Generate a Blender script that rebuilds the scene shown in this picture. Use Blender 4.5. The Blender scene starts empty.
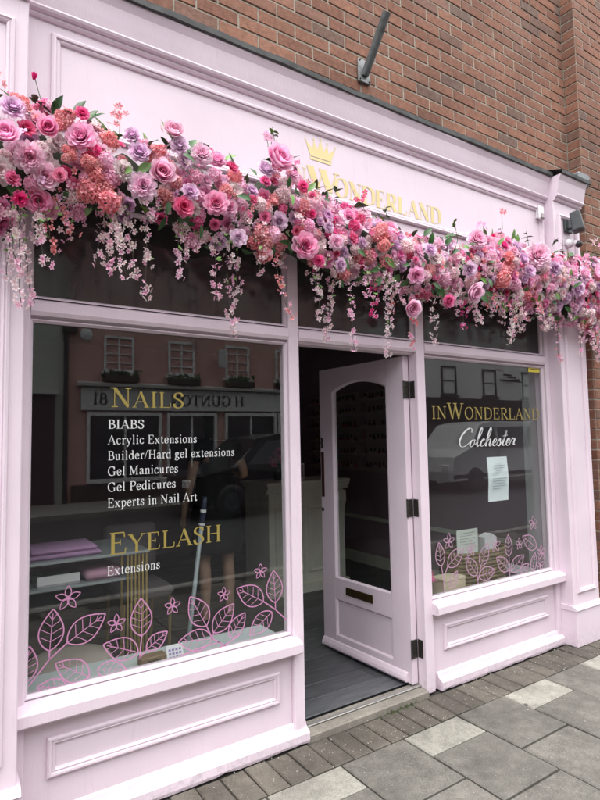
import bpy, bmesh, math, random
from mathutils import noise as mnoise
from mathutils import Vector, Matrix, Euler
R = math.radians
random.seed(7)

# ------------------------------------------------------------------ camera, world, sun, exposure
scn = bpy.context.scene
COL = scn.collection
CAM = Vector((-0.47734, -2.31892, 1.42663))
F_PX, YAW, PITCH, ROLL = 554.18, R(33.4207), R(4.017), R(-1.0587)
_f = Vector((math.sin(YAW)*math.cos(PITCH), math.cos(YAW)*math.cos(PITCH), math.sin(PITCH)))
_r = Vector((math.cos(YAW), -math.sin(YAW), 0)); _u = _r.cross(_f)
_r2 = _r*math.cos(ROLL) + _u*math.sin(ROLL); _u2 = _u*math.cos(ROLL) - _r*math.sin(ROLL)
cd = bpy.data.cameras.new('camera'); cam = bpy.data.objects.new('camera', cd); COL.objects.link(cam)
cd.sensor_fit = 'HORIZONTAL'; cd.sensor_width = 36; cd.lens = F_PX/600*36; cd.clip_start = .05; cd.clip_end = 500
cam.matrix_world = Matrix(((_r2.x, _u2.x, -_f.x, CAM.x), (_r2.y, _u2.y, -_f.y, CAM.y), (_r2.z, _u2.z, -_f.z, CAM.z), (0, 0, 0, 1)))
scn.camera = cam
def px_of(p):                      # only used to decide which bricks / slabs deserve to be objects of their own
    d = Vector(p) - CAM; z = d.dot(_f)
    return (-1e4, -1e4) if z < .05 else (300 + F_PX*d.dot(_r2)/z, 400 - F_PX*d.dot(_u2)/z)

SUN_EL, SUN_AZ = R(76), R(215)     # azimuth measured from +Y clockwise: high, in front of the shop
w = bpy.data.worlds.new('World'); scn.world = w; w.use_nodes = True
nt = w.node_tree; bg = nt.nodes['Background']
sky = nt.nodes.new('ShaderNodeTexSky'); sky.sky_type = 'NISHITA'; sky.sun_disc = False
sky.sun_elevation = SUN_EL; sky.sun_rotation = SUN_AZ; sky.air_density = 1.0; sky.dust_density = 4.0; sky.ozone_density = 1.0
hs = nt.nodes.new('ShaderNodeHueSaturation'); hs.inputs['Saturation'].default_value = .22   # overcast: a white sky
nt.links.new(sky.outputs[0], hs.inputs['Color']); nt.links.new(hs.outputs[0], bg.inputs[0])
bg.inputs[1].default_value = .15
sl = bpy.data.lights.new('sun', 'SUN'); sl.energy = 1.2; sl.angle = R(150); sl.color = (1, .97, .93)
so = bpy.data.objects.new('sun', sl); COL.objects.link(so)
_sd = Vector((math.sin(SUN_AZ)*math.cos(SUN_EL), math.cos(SUN_AZ)*math.cos(SUN_EL), math.sin(SUN_EL)))
so.rotation_euler = _sd.to_track_quat('Z', 'Y').to_euler()
vs = scn.view_settings; vs.view_transform = 'Standard'; vs.look = 'None'; vs.gamma = 1; vs.exposure = 1.65
cy = scn.cycles
cy.use_denoising = True; cy.max_bounces = 8; cy.transparent_max_bounces = 24; cy.caustics_reflective = False; cy.caustics_refractive = False
cy.sample_clamp_indirect = 6

# ------------------------------------------------------------------ mesh helpers
class MB:
    def __init__(s): s.v = []; s.f = []; s.m = []; s.t = []
    def add(s, vs, fs, mi=0, t=None):
        o = len(s.v); s.v += [tuple(p) for p in vs]
        s.f += [tuple(i+o for i in f) for f in fs]; s.m += [mi]*len(fs)
        s.t += list(t) if t else [0.0]*len(vs)
        return s
    def box(s, x0, x1, y0, y1, z0, z1, mi=0):
        return s.add([(x0,y0,z0),(x1,y0,z0),(x1,y1,z0),(x0,y1,z0),(x0,y0,z1),(x1,y0,z1),(x1,y1,z1),(x0,y1,z1)],
              [(0,3,2,1),(4,5,6,7),(0,1,5,4),(1,2,6,5),(2,3,7,6),(3,0,4,7)], mi)
    def cbox(s, x0, x1, y0, y1, z0, z1, c=.004, mi=0):      # box with all edges chamfered
        c = min(c, (x1-x0)*.45, (y1-y0)*.45, (z1-z0)*.45)
        bm = bmesh.new(); bmesh.ops.create_cube(bm, size=1)
        for v in bm.verts: v.co = Vector(((x0+x1)/2+v.co.x*(x1-x0), (y0+y1)/2+v.co.y*(y1-y0), (z0+z1)/2+v.co.z*(z1-z0)))
        bmesh.ops.bevel(bm, geom=bm.edges[:], offset=c, segments=1, affect='EDGES', profile=.5)
        bm.verts.index_update(); s.add([v.co[:] for v in bm.verts], [[v.index for v in f.verts] for f in bm.faces], mi); bm.free()
        return s
    def prism_x(s, prof, x0, x1, mi=0):                      # prof: (y,z) counter-clockwise seen from -x ... closed
        n = len(prof)
        s.add([(x0,y,z) for y,z in prof]+[(x1,y,z) for y,z in prof],
              [(i,(i+1)%n,n+(i+1)%n,n+i) for i in range(n)]+[tuple(range(n-1,-1,-1)), tuple(range(n,2*n))], mi)
        return s
    def prism_z(s, poly, z0, z1, mi=0):
        n = len(poly)
        s.add([(x,y,z0) for x,y in poly]+[(x,y,z1) for x,y in poly],
              [(i,(i+1)%n,n+(i+1)%n,n+i) for i in range(n)]+[tuple(range(n-1,-1,-1)), tuple(range(n,2*n))], mi)
        return s
    def prism_y(s, poly, y0, y1, mi=0):                      # poly: (x,z)
        n = len(poly)
        s.add([(x,y0,z) for x,z in poly]+[(x,y1,z) for x,z in poly],
              [(i,(i+1)%n,n+(i+1)%n,n+i) for i in range(n)]+[tuple(range(n-1,-1,-1)), tuple(range(n,2*n))], mi)
        return s
    def tube(s, pts, rad, n=8, mi=0, cap=True):
        pts = [Vector(p) for p in pts]; rr = rad if isinstance(rad, (list, tuple)) else [rad]*len(pts)
        rings = []; vs = []
        for i, p in enumerate(pts):
            d = (pts[min(i+1,len(pts)-1)]-pts[max(i-1,0)]).normalized()
            a = d.cross(Vector((0,0,1)) if abs(d.z) < .9 else Vector((1,0,0))).normalized(); b = d.cross(a)
            rings.append([len(vs)+k for k in range(n)])
            vs += [p+(a*math.cos(2*math.pi*k/n)+b*math.sin(2*math.pi*k/n))*rr[i] for k in range(n)]
        fs = [(rings[i][k], rings[i][(k+1)%n], rings[i+1][(k+1)%n], rings[i+1][k]) for i in range(len(pts)-1) for k in range(n)]
        if cap: fs += [tuple(reversed(rings[0])), tuple(rings[-1])]
        return s.add(vs, fs, mi)
    def lathe(s, prof, c=(0,0,0), n=16, mi=0):               # prof: (r,z)
        vs = []; fs = []
        for r, z in prof: vs += [(c[0]+r*math.cos(2*math.pi*k/n), c[1]+r*math.sin(2*math.pi*k/n), c[2]+z) for k in range(n)]
        for i in range(len(prof)-1): fs += [(i*n+k, i*n+(k+1)%n, (i+1)*n+(k+1)%n, (i+1)*n+k) for k in range(n)]
        fs += [tuple(range(n-1,-1,-1)), tuple(range((len(prof)-1)*n, len(prof)*n))]
        return s.add(vs, fs, mi)
    def frame(s, x0, x1, z0, z1, prof, y, mi=0):             # mitred moulding round a rectangle; prof: (inset, out) from the outer edge inwards
        vs = []; n = len(prof); fs = []
        for (d, o) in prof: vs += [(x0+d,y-o,z0+d),(x1-d,y-o,z0+d),(x1-d,y-o,z1-d),(x0+d,y-o,z1-d)]
        for i in range(n-1):
            for k in range(4): fs.append((i*4+k, i*4+(k+1)%4, (i+1)*4+(k+1)%4, (i+1)*4+k))
        return s.add(vs, fs, mi)
    def mesh(s, name, mats, smooth=False):
        me = bpy.data.meshes.new(name); me.from_pydata(s.v, [], s.f)
        for m in (mats if isinstance(mats, (list, tuple)) else [mats]): me.materials.append(m)
        me.polygons.foreach_set('material_index', s.m)
        if smooth: me.polygons.foreach_set('use_smooth', [True]*len(s.f))
        if any(s.t):
            a = me.attributes.new('petal', 'FLOAT', 'POINT'); a.data.foreach_set('value', s.t)
        me.update()
        return me
    def build(s, name, mats, parent=None, smooth=False, loc=None):
        return link(name, s.mesh(name, mats, smooth), parent, loc)

def link(name, data, parent=None, loc=None):
    o = bpy.data.objects.new(name, data); COL.objects.link(o)
    if parent: o.parent = parent
    if loc is not None: o.location = loc
    return o
def tag(o, label=None, cat=None, group=None, kind=None):
    if label: o['label'] = label
    if cat: o['category'] = cat
    if group: o['group'] = group
    if kind: o['kind'] = kind
    return o
def thing(name, label, cat, group=None, loc=(0,0,0)):
    return tag(link(name, None, None, loc), label, cat, group)
def rebase(root):
    pass

# ------------------------------------------------------------------ materials
def NN(nt, t, **kw):
    n = nt.nodes.new(t)
    for k, v in kw.items(): setattr(n, k, v)
    return n
def mat(name, col, rough=.5, noise=0, nscale=20, bump=0, bscale=80, metal=0, var=0, spec=.5, island=False, col2=None, vec='pos', aniso=None):
    m = bpy.data.materials.new(name); m.use_nodes = True; nt = m.node_tree; L = nt.links.new
    b = nt.nodes['Principled BSDF']; b.inputs['Roughness'].default_value = rough; b.inputs['Metallic'].default_value = metal
    b.inputs['Specular IOR Level'].default_value = spec
    b.inputs['Base Color'].default_value = (*col, 1)
    src = NN(nt, 'ShaderNodeNewGeometry').outputs['Position']
    if aniso:
        mp = NN(nt, 'ShaderNodeMapping'); mp.inputs['Scale'].default_value = aniso; L(src, mp.inputs[0]); src = mp.outputs[0]
    c = None
    if noise:
        t = NN(nt, 'ShaderNodeTexNoise'); t.inputs['Scale'].default_value = nscale; t.inputs['Detail'].default_value = 6; L(src, t.inputs['Vector'])
        r = NN(nt, 'ShaderNodeValToRGB'); r.color_ramp.elements[0].position = .3; r.color_ramp.elements[1].position = .7
        d = col2 or [x*(1-noise) for x in col]
        r.color_ramp.elements[0].color = (*d, 1); r.color_ramp.elements[1].color = (*col, 1); L(t.outputs[0], r.inputs[0]); c = r.outputs[0]
    if var:
        h = NN(nt, 'ShaderNodeHueSaturation')
        rn = NN(nt, 'ShaderNodeNewGeometry').outputs['Random Per Island'] if island else NN(nt, 'ShaderNodeObjectInfo').outputs['Random']
        mr = NN(nt, 'ShaderNodeMapRange'); mr.inputs['To Min'].default_value = 1-var; mr.inputs['To Max'].default_value = 1+var; L(rn, mr.inputs[0])
        L(mr.outputs[0], h.inputs['Value'])
        if c: L(c, h.inputs['Color'])
        else: h.inputs['Color'].default_value = (*col, 1)
        c = h.outputs[0]
    if c: L(c, b.inputs['Base Color'])
    if bump:
        t = NN(nt, 'ShaderNodeTexNoise'); t.inputs['Scale'].default_value = bscale; t.inputs['Detail'].default_value = 5; L(src, t.inputs['Vector'])
        bp = NN(nt, 'ShaderNodeBump'); bp.inputs['Strength'].default_value = bump; bp.inputs['Distance'].default_value = .004
        L(t.outputs[0], bp.inputs['Height']); L(bp.outputs[0], b.inputs['Normal'])
    return m

def brick_mat(name, island):
    m = bpy.data.materials.new(name); m.use_nodes = True; nt = m.node_tree; L = nt.links.new
    b = nt.nodes['Principled BSDF']; b.inputs['Roughness'].default_value = .85; b.inputs['Specular IOR Level'].default_value = .25
    rn = NN(nt, 'ShaderNodeNewGeometry').outputs['Random Per Island'] if island else NN(nt, 'ShaderNodeObjectInfo').outputs['Random']
    pos = NN(nt, 'ShaderNodeNewGeometry').outputs['Position']
    r = NN(nt, 'ShaderNodeValToRGB'); r.color_ramp.interpolation = 'LINEAR'
    E = r.color_ramp.elements
    E[0].position = 0; E[0].color = (.20,.084,.052,1); E[1].position = 1; E[1].color = (.17,.11,.085,1)
    for p, c in [(.2,(.25,.108,.066)),(.42,(.28,.125,.076)),(.62,(.22,.096,.06)),(.8,(.25,.122,.082)),(.92,(.18,.095,.07))]:
        e = E.new(p); e.color = (*c, 1)
    L(rn, r.inputs[0])
    n1 = NN(nt, 'ShaderNodeTexNoise'); n1.inputs['Scale'].default_value = 38; n1.inputs['Detail'].default_value = 8; n1.inputs['Roughness'].default_value = .7; L(pos, n1.inputs['Vector'])
    mr = NN(nt, 'ShaderNodeMapRange'); mr.inputs['From Min'].default_value = .3; mr.inputs['From Max'].default_value = .7
    mr.inputs['To Min'].default_value = .68; mr.inputs['To Max'].default_value = 1.3; L(n1.outputs[0], mr.inputs[0])
    nb_ = NN(nt, 'ShaderNodeTexNoise'); nb_.inputs['Scale'].default_value = 1.7; nb_.inputs['Detail'].default_value = 5; L(pos, nb_.inputs['Vector'])
    mb_ = NN(nt, 'ShaderNodeMapRange'); mb_.inputs[1].default_value = .32; mb_.inputs[2].default_value = .68; mb_.inputs[3].default_value = .74; mb_.inputs[4].default_value = 1.08; L(nb_.outputs[0], mb_.inputs[0])
    mu_ = NN(nt, 'ShaderNodeMath', operation='MULTIPLY'); L(mr.outputs[0], mu_.inputs[0]); L(mb_.outputs[0], mu_.inputs[1])
    h = NN(nt, 'ShaderNodeHueSaturation'); h.inputs['Saturation'].default_value = .92; L(r.outputs[0], h.inputs['Color']); L(mu_.outputs[0], h.inputs['Value'])
    n3 = NN(nt, 'ShaderNodeTexNoise'); n3.inputs['Scale'].default_value = 9; n3.inputs['Detail'].default_value = 4; L(pos, n3.inputs['Vector'])
    r3 = NN(nt, 'ShaderNodeMapRange'); r3.inputs['From Min'].default_value = .58; r3.inputs['From Max'].default_value = .8; r3.inputs['To Max'].default_value = .35; L(n3.outputs[0], r3.inputs[0])
    mx = NN(nt, 'ShaderNodeMix', data_type='RGBA'); L(r3.outputs[0], mx.inputs['Factor']); L(h.outputs[0], mx.inputs['A']); mx.inputs['B'].default_value = (.3,.25,.21,1)
    L(mx.outputs['Result'], b.inputs['Base Color'])
    n2 = NN(nt, 'ShaderNodeTexNoise'); n2.inputs['Scale'].default_value = 160; n2.inputs['Detail'].default_value = 4; L(pos, n2.inputs['Vector'])
    bp = NN(nt, 'ShaderNodeBump'); bp.inputs['Strength'].default_value = .6; bp.inputs['Distance'].default_value = .004; L(n2.outputs[0], bp.inputs['Height']); L(bp.outputs[0], b.inputs['Normal'])
    return m

def slab_mat(name, col, var, speck=.5, rough=.7):
    m = bpy.data.materials.new(name); m.use_nodes = True; nt = m.node_tree; L = nt.links.new
    b = nt.nodes['Principled BSDF']; b.inputs['Specular IOR Level'].default_value = .3
    pos = NN(nt, 'ShaderNodeNewGeometry').outputs['Position']
    def noise(sc, det=5, ro=.6):
        n = NN(nt, 'ShaderNodeTexNoise'); n.inputs['Scale'].default_value = sc; n.inputs['Detail'].default_value = det; n.inputs['Roughness'].default_value = ro; L(pos, n.inputs['Vector']); return n.outputs[0]
    def rng(s, a, bb, c, d):
        n = NN(nt, 'ShaderNodeMapRange'); n.inputs[1].default_value = a; n.inputs[2].default_value = bb; n.inputs[3].default_value = c; n.inputs[4].default_value = d; L(s, n.inputs[0]); return n.outputs[0]
    def mul(a, bb):
        n = NN(nt, 'ShaderNodeMath', operation='MULTIPLY'); L(a, n.inputs[0]); L(bb, n.inputs[1]); return n.outputs[0]
    v = mul(mul(rng(noise(4), .3, .7, .70, 1.2), rng(noise(17, 4, .7), .35, .65, .80, 1.12)), rng(noise(230, 3, .8), .32, .68, 1-speck, 1+speck))
    v = mul(v, rng(NN(nt, 'ShaderNodeObjectInfo').outputs['Random'], 0, 1, 1-var, 1+var))
    h = NN(nt, 'ShaderNodeHueSaturation'); h.inputs['Color'].default_value = (*col, 1); L(v, h.inputs['Value'])
    # stray pale specks (grit, chewing gum)
    g = rng(noise(60, 2, .5), .70, .74, 0, .55)
    mx = NN(nt, 'ShaderNodeMix', data_type='RGBA'); L(g, mx.inputs['Factor']); L(h.outputs[0], mx.inputs['A']); mx.inputs['B'].default_value = (.42,.4,.36,1)
    L(mx.outputs['Result'], b.inputs['Base Color'])
    L(rng(noise(3), .3, .7, rough-.15, rough+.2), b.inputs['Roughness'])
    bp = NN(nt, 'ShaderNodeBump'); bp.inputs['Strength'].default_value = .5; bp.inputs['Distance'].default_value = .003; L(noise(120, 6, .7), bp.inputs['Height']); L(bp.outputs[0], b.inputs['Normal'])
    return m

def glass_mat(name, tint, rough=.004, dust=0):
    m = bpy.data.materials.new(name); m.use_nodes = True; nt = m.node_tree; L = nt.links.new
    nt.nodes.remove(nt.nodes['Principled BSDF']); out = nt.nodes['Material Output']
    tr = NN(nt, 'ShaderNodeBsdfTransparent'); tr.inputs[0].default_value = (*tint, 1)
    gl = NN(nt, 'ShaderNodeBsdfGlossy'); gl.inputs['Roughness'].default_value = rough; gl.inputs[0].default_value = (1, 1, 1, 1)
    # faint waviness of the sheet
    pos = NN(nt, 'ShaderNodeNewGeometry').outputs['Position']
    n = NN(nt, 'ShaderNodeTexNoise'); n.inputs['Scale'].default_value = 1.6; n.inputs['Detail'].default_value = 1; L(pos, n.inputs['Vector'])
    bp = NN(nt, 'ShaderNodeBump'); bp.inputs['Strength'].default_value = .12; bp.inputs['Distance'].default_value = .004; L(n.outputs[0], bp.inputs['Height']); L(bp.outputs[0], gl.inputs['Normal'])
    # Schlick reflectance per face from |N.I| (the same from both sides of the thin sheet)
    ge = NN(nt, 'ShaderNodeNewGeometry'); dt = NN(nt, 'ShaderNodeVectorMath', operation='DOT_PRODUCT'); L(ge.outputs['Normal'], dt.inputs[0]); L(ge.outputs['Incoming'], dt.inputs[1])
    ab = NN(nt, 'ShaderNodeMath', operation='ABSOLUTE'); L(dt.outputs['Value'], ab.inputs[0])
    om = NN(nt, 'ShaderNodeMath', operation='SUBTRACT'); om.inputs[0].default_value = 1; L(ab.outputs[0], om.inputs[1])
    pw = NN(nt, 'ShaderNodeMath', operation='POWER'); pw.inputs[1].default_value = 5; L(om.outputs[0], pw.inputs[0])
    fr = NN(nt, 'ShaderNodeMath', operation='MULTIPLY_ADD'); fr.inputs[1].default_value = .957; fr.inputs[2].default_value = .043; L(pw.outputs[0], fr.inputs[0])
    mx = NN(nt, 'ShaderNodeMixShader'); L(fr.outputs[0], mx.inputs[0]); L(tr.outputs[0], mx.inputs[1]); L(gl.outputs[0], mx.inputs[2]); L(mx.outputs[0], out.inputs[0])
    if dust:
        mp = NN(nt, 'ShaderNodeMapping'); mp.inputs['Scale'].default_value = (26, 1, 5); L(pos, mp.inputs[0])
        n2 = NN(nt, 'ShaderNodeTexNoise'); n2.inputs['Scale'].default_value = 1; n2.inputs['Detail'].default_value = 7; n2.inputs['Roughness'].default_value = .7; L(mp.outputs[0], n2.inputs['Vector'])
        mr = NN(nt, 'ShaderNodeMapRange'); mr.inputs[1].default_value = .3; mr.inputs[2].default_value = .75; mr.inputs[3].default_value = dust*.35; mr.inputs[4].default_value = dust*1.5; L(n2.outputs[0], mr.inputs[0])
        df = NN(nt, 'ShaderNodeBsdfDiffuse'); df.inputs[0].default_value = (.34,.33,.32,1)
        m2 = NN(nt, 'ShaderNodeMixShader'); L(mr.outputs[0], m2.inputs[0]); L(mx.outputs[0], m2.inputs[1]); L(df.outputs[0], m2.inputs[2]); L(m2.outputs[0], out.inputs[0])
    return m

def petal_mat(name, deep, mid, edge, hv=.03, trans=.42):
    m = bpy.data.materials.new(name); m.use_nodes = True; nt = m.node_tree; L = nt.links.new
    nt.nodes.remove(nt.nodes['Principled BSDF']); out = nt.nodes['Material Output']
    a = NN(nt, 'ShaderNodeAttribute', attribute_name='petal')
    r = NN(nt, 'ShaderNodeValToRGB'); E = r.color_ramp.elements
    E[0].position = .05; E[0].color = (*deep, 1); E[1].position = .97; E[1].color = (*edge, 1); e = E.new(.55); e.color = (*mid, 1)
    L(a.outputs['Fac'], r.inputs[0])
    oi = NN(nt, 'ShaderNodeObjectInfo').outputs['Random']; isl = NN(nt, 'ShaderNodeNewGeometry').outputs['Random Per Island']
    h = NN(nt, 'ShaderNodeHueSaturation'); L(r.outputs[0], h.inputs['Color'])
    m1 = NN(nt, 'ShaderNodeMapRange'); m1.inputs[3].default_value = .5-hv; m1.inputs[4].default_value = .5+hv; L(oi, m1.inputs[0]); L(m1.outputs[0], h.inputs['Hue'])
    m2 = NN(nt, 'ShaderNodeMapRange'); m2.inputs[3].default_value = .8; m2.inputs[4].default_value = 1.18; L(isl, m2.inputs[0]); L(m2.outputs[0], h.inputs['Value'])
    wn = NN(nt, 'ShaderNodeMath', operation='FRACT'); wm = NN(nt, 'ShaderNodeMath', operation='MULTIPLY'); wm.inputs[1].default_value = 17.3; L(oi, wm.inputs[0]); L(wm.outputs[0], wn.inputs[0])
    m3 = NN(nt, 'ShaderNodeMapRange'); m3.inputs[3].default_value = .85; m3.inputs[4].default_value = 1.2; L(wn.outputs[0], m3.inputs[0]); L(m3.outputs[0], h.inputs['Saturation'])
    d = NN(nt, 'ShaderNodeBsdfDiffuse'); t = NN(nt, 'ShaderNodeBsdfTranslucent'); L(h.outputs[0], d.inputs[0]); L(h.outputs[0], t.inputs[0])
    mx = NN(nt, 'ShaderNodeMixShader'); mx.inputs[0].default_value = trans; L(d.outputs[0], mx.inputs[1]); L(t.outputs[0], mx.inputs[2])
    g = NN(nt, 'ShaderNodeBsdfGlossy'); g.inputs['Roughness'].default_value = .5; g.inputs[0].default_value = (1,1,1,1)
    m4 = NN(nt, 'ShaderNodeMixShader'); m4.inputs[0].default_value = .035; L(mx.outputs[0], m4.inputs[1]); L(g.outputs[0], m4.inputs[2]); L(m4.outputs[0], out.inputs[0])
    return m

def leaf_mat(name, a, b):
    m = mat(name, a, .42, noise=.35, nscale=30, var=.35, spec=.4)
    return m

def paint_mat(name, col, rough=.38):
    m = bpy.data.materials.new(name); m.use_nodes = True; nt = m.node_tree; L = nt.links.new
    b = nt.nodes['Principled BSDF']; b.inputs['Specular IOR Level'].default_value = .4
    pos = NN(nt, 'ShaderNodeNewGeometry').outputs['Position']
    n = NN(nt, 'ShaderNodeTexNoise'); n.inputs['Scale'].default_value = 3.2; n.inputs['Detail'].default_value = 6; L(pos, n.inputs['Vector'])
    mr = NN(nt, 'ShaderNodeMapRange'); mr.inputs[1].default_value = .3; mr.inputs[2].default_value = .7; mr.inputs[3].default_value = .94; mr.inputs[4].default_value = 1.03; L(n.outputs[0], mr.inputs[0])
    h = NN(nt, 'ShaderNodeHueSaturation'); h.inputs['Color'].default_value = (*col, 1); L(mr.outputs[0], h.inputs['Value'])
    # small dirt specks and rain streaks
    mp = NN(nt, 'ShaderNodeMapping'); mp.inputs['Scale'].default_value = (30, 30, 2.2); L(pos, mp.inputs[0])
    n2 = NN(nt, 'ShaderNodeTexNoise'); n2.inputs['Scale'].default_value = 1.5; n2.inputs['Detail'].default_value = 8; n2.inputs['Roughness'].default_value = .75; L(mp.outputs[0], n2.inputs['Vector'])
    m2 = NN(nt, 'ShaderNodeMapRange'); m2.inputs[1].default_value = .57; m2.inputs[2].default_value = .82; m2.inputs[4].default_value = .3; L(n2.outputs[0], m2.inputs[0])
    mx = NN(nt, 'ShaderNodeMix', data_type='RGBA'); L(m2.outputs[0], mx.inputs['Factor']); L(h.outputs[0], mx.inputs['A']); mx.inputs['B'].default_value = (.36,.30,.31,1)
    # splash dirt thrown up from the pavement: strongest in the lowest 12 cm, broken up by noise
    sp = NN(nt, 'ShaderNodeSeparateXYZ'); L(pos, sp.inputs[0])
    m3 = NN(nt, 'ShaderNodeMapRange'); m3.inputs[1].default_value = .12; m3.inputs[2].default_value = 0; m3.inputs[3].default_value = 0; m3.inputs[4].default_value = .5; L(sp.outputs['Z'], m3.inputs[0])
    n3 = NN(nt, 'ShaderNodeTexNoise'); n3.inputs['Scale'].default_value = 34; n3.inputs['Detail'].default_value = 8; n3.inputs['Roughness'].default_value = .8; L(pos, n3.inputs['Vector'])
    m4 = NN(nt, 'ShaderNodeMapRange'); m4.inputs[1].default_value = .45; m4.inputs[2].default_value = .7; L(n3.outputs[0], m4.inputs[0])
    mm = NN(nt, 'ShaderNodeMath', operation='MULTIPLY'); L(m3.outputs[0], mm.inputs[0]); L(m4.outputs[0], mm.inputs[1])
    my = NN(nt, 'ShaderNodeMix', data_type='RGBA'); L(mm.outputs[0], my.inputs['Factor']); L(mx.outputs['Result'], my.inputs['A']); my.inputs['B'].default_value = (.2,.17,.15,1)
    L(my.outputs['Result'], b.inputs['Base Color'])
    mr2 = NN(nt, 'ShaderNodeMapRange'); mr2.inputs[3].default_value = rough-.08; mr2.inputs[4].default_value = rough+.14; L(n.outputs[0], mr2.inputs[0]); L(mr2.outputs[0], b.inputs['Roughness'])
    mq = NN(nt, 'ShaderNodeMapping'); mq.inputs['Scale'].default_value = (4, 4, 1); L(pos, mq.inputs[0]); n4 = NN(nt, 'ShaderNodeTexNoise'); n4.inputs['Scale'].default_value = 28; n4.inputs['Detail'].default_value = 7; L(mq.outputs[0], n4.inputs['Vector'])
    bp = NN(nt, 'ShaderNodeBump'); bp.inputs['Strength'].default_value = .24; bp.inputs['Distance'].default_value = .004; L(n4.outputs[0], bp.inputs['Height']); L(bp.outputs[0], b.inputs['Normal'])
    return m

M = {}
M['pink'] = paint_mat('pink_paint', (.715,.605,.68))
M['brick'] = brick_mat('brick', False); M['brick_i'] = brick_mat('brick_joined', True)
M['mortar'] = mat('mortar', (.40,.36,.295), .95, noise=.4, nscale=50, bump=.5, bscale=200)
M['lead'] = mat('lead_flashing', (.085,.088,.088), .6, noise=.5, nscale=14, bump=.5, bscale=30, metal=.2)
M['leadlite'] = mat('lead_pale', (.24,.26,.27), .55, noise=.4, nscale=25, bump=.4, bscale=40)
M['slab'] = slab_mat('concrete_slab', (.146,.138,.121), .14, .45)
M['slab_light'] = slab_mat('pale_concrete_slab', (.265,.256,.222), .08, .38)
M['sett'] = slab_mat('block_paver', (.105,.094,.078), .22, .4)
M['joint'] = mat('joint_dirt', (.055,.05,.042), .95, noise=.5, nscale=60, bump=.7, bscale=150)
M['kerb'] = slab_mat('kerb_stone', (.28,.27,.25), .1)
M['asphalt'] = slab_mat('asphalt', (.055,.055,.057), 0, .4)
M['moss'] = mat('moss', (.05,.075,.02), .9, noise=.5, nscale=60)
M['glass'] = glass_mat('window_glass', (.93,.95,.94))
M['glass_dusty'] = glass_mat('dusty_fanlight_glass', (.3,.3,.3), rough=.10, dust=.10)
M['gold'] = mat('gold_vinyl', (.70,.58,.28), .4, noise=.12, nscale=8, metal=.1)
M['gold_dull'] = mat('gold_vinyl_window', (.31,.24,.062), .45, metal=.1)
M['white_vinyl'] = mat('white_vinyl', (.62,.64,.64), .5)
M['pink_vinyl'] = mat('pink_vinyl', (.46,.21,.36), .5)
M['pink_vinyl_soft'] = mat('pale_pink_vinyl', (.40,.235,.33), .5)
M['black'] = mat('black_plastic', (.016,.016,.018), .4)
M['darkgrey'] = mat('dark_grey_casting', (.05,.058,.062), .45, noise=.3, nscale=40, bump=.2)
M['brass'] = mat('old_brass', (.12,.085,.04), .4, metal=.8, noise=.4, nscale=60)
M['iron'] = mat('tarnished_steel', (.10,.095,.085), .45, metal=.8, noise=.5, nscale=80)
M['galv'] = mat('galvanised_steel', (.30,.31,.31), .5, metal=.5, noise=.45, nscale=30, bump=.2)
M['pipe'] = mat('weathered_pipe', (.19,.205,.21), .55, metal=.3, noise=.55, nscale=22, bump=.3)
M['white_plastic'] = mat('white_plastic', (.72,.70,.72), .4)
M['plank'] = mat('grey_vinyl_plank', (.105,.11,.118), .38, noise=.5, nscale=5, var=.22, bump=.15, aniso=(1.2, 14, 8))
M['alu'] = mat('aluminium_strip', (.42,.41,.39), .45, metal=.6, noise=.3, nscale=50)
M['cement'] = slab_mat('cement_step', (.24,.22,.19), 0, .35)
M['inwall'] = mat('mauve_plaster', (.38,.27,.32), .8, noise=.12, nscale=3)
M['inwall2'] = mat('pale_grey_plaster', (.34,.33,.34), .8)
M['ceil'] = mat('ceiling_paint', (.45,.40,.41), .8)
M['cream'] = mat('cream_furniture', (.84,.84,.73), .45, noise=.12, nscale=9)
M['sill_in'] = mat('white_ledge', (.64,.70,.71), .4, noise=.08, nscale=6)

# ------------------------------------------------------------------ ground
pave = tag(MB().box(-14, 30, -3.0, 0.04, -.12, -.014).build('pavement', M['joint']), kind='structure')
P = .3755; GX = 1.045; Y0 = -.281
slab_me = {}
def slab_mesh(kind, dx, dy, m):
    k = (kind, round(dx, 3), round(dy, 3))
    if k not in slab_me:
        b = MB(); c = .006; z = 0.0
        b.add([(-dx/2,-dy/2,-.05),(dx/2,-dy/2,-.05),(dx/2,dy/2,-.05),(-dx/2,dy/2,-.05),
               (-dx/2,-dy/2,z-.005),(dx/2,-dy/2,z-.005),(dx/2,dy/2,z-.005),(-dx/2,dy/2,z-.005),
               (-dx/2+c,-dy/2+c,z),(dx/2-c,-dy/2+c,z),(dx/2-c,dy/2-c,z),(-dx/2+c,dy/2-c,z)],
              [(0,1,5,4),(1,2,6,5),(2,3,7,6),(3,0,4,7),(4,5,9,8),(5,6,10,9),(6,7,11,10),(7,4,8,11),(8,9,10,11)])
        slab_me[k] = b.mesh(kind, m)
    return slab_me[k]
def lay(kind, cx, cy, dx, dy, m, j=.003, a=.35):
    o = link(kind, slab_mesh(kind, dx, dy, m), pave, (cx, cy, random.uniform(-j, j*.3)))
    o.rotation_euler = (R(random.uniform(-a, a)), R(random.uniform(-a, a)), R(random.uniform(-.35, .35)))
    return o
for i in range(-5, 16):
    x0 = GX + (i)*P; half = (i % 2 != 0)          # column right of GX starts with a full slab, its neighbour with a pale half slab
    cx = x0 + P/2; y = Y0
    j = 0
    if half: lay('paving_slab', cx, y-P/4, P-.009, P/2-.009, M['slab_light']); y -= P/2
    while y > -2.55:
        lay('paving_slab', cx, y-P/2, P-.009, P-.009, M['slab']); y -= P
x = -1.0
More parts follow.
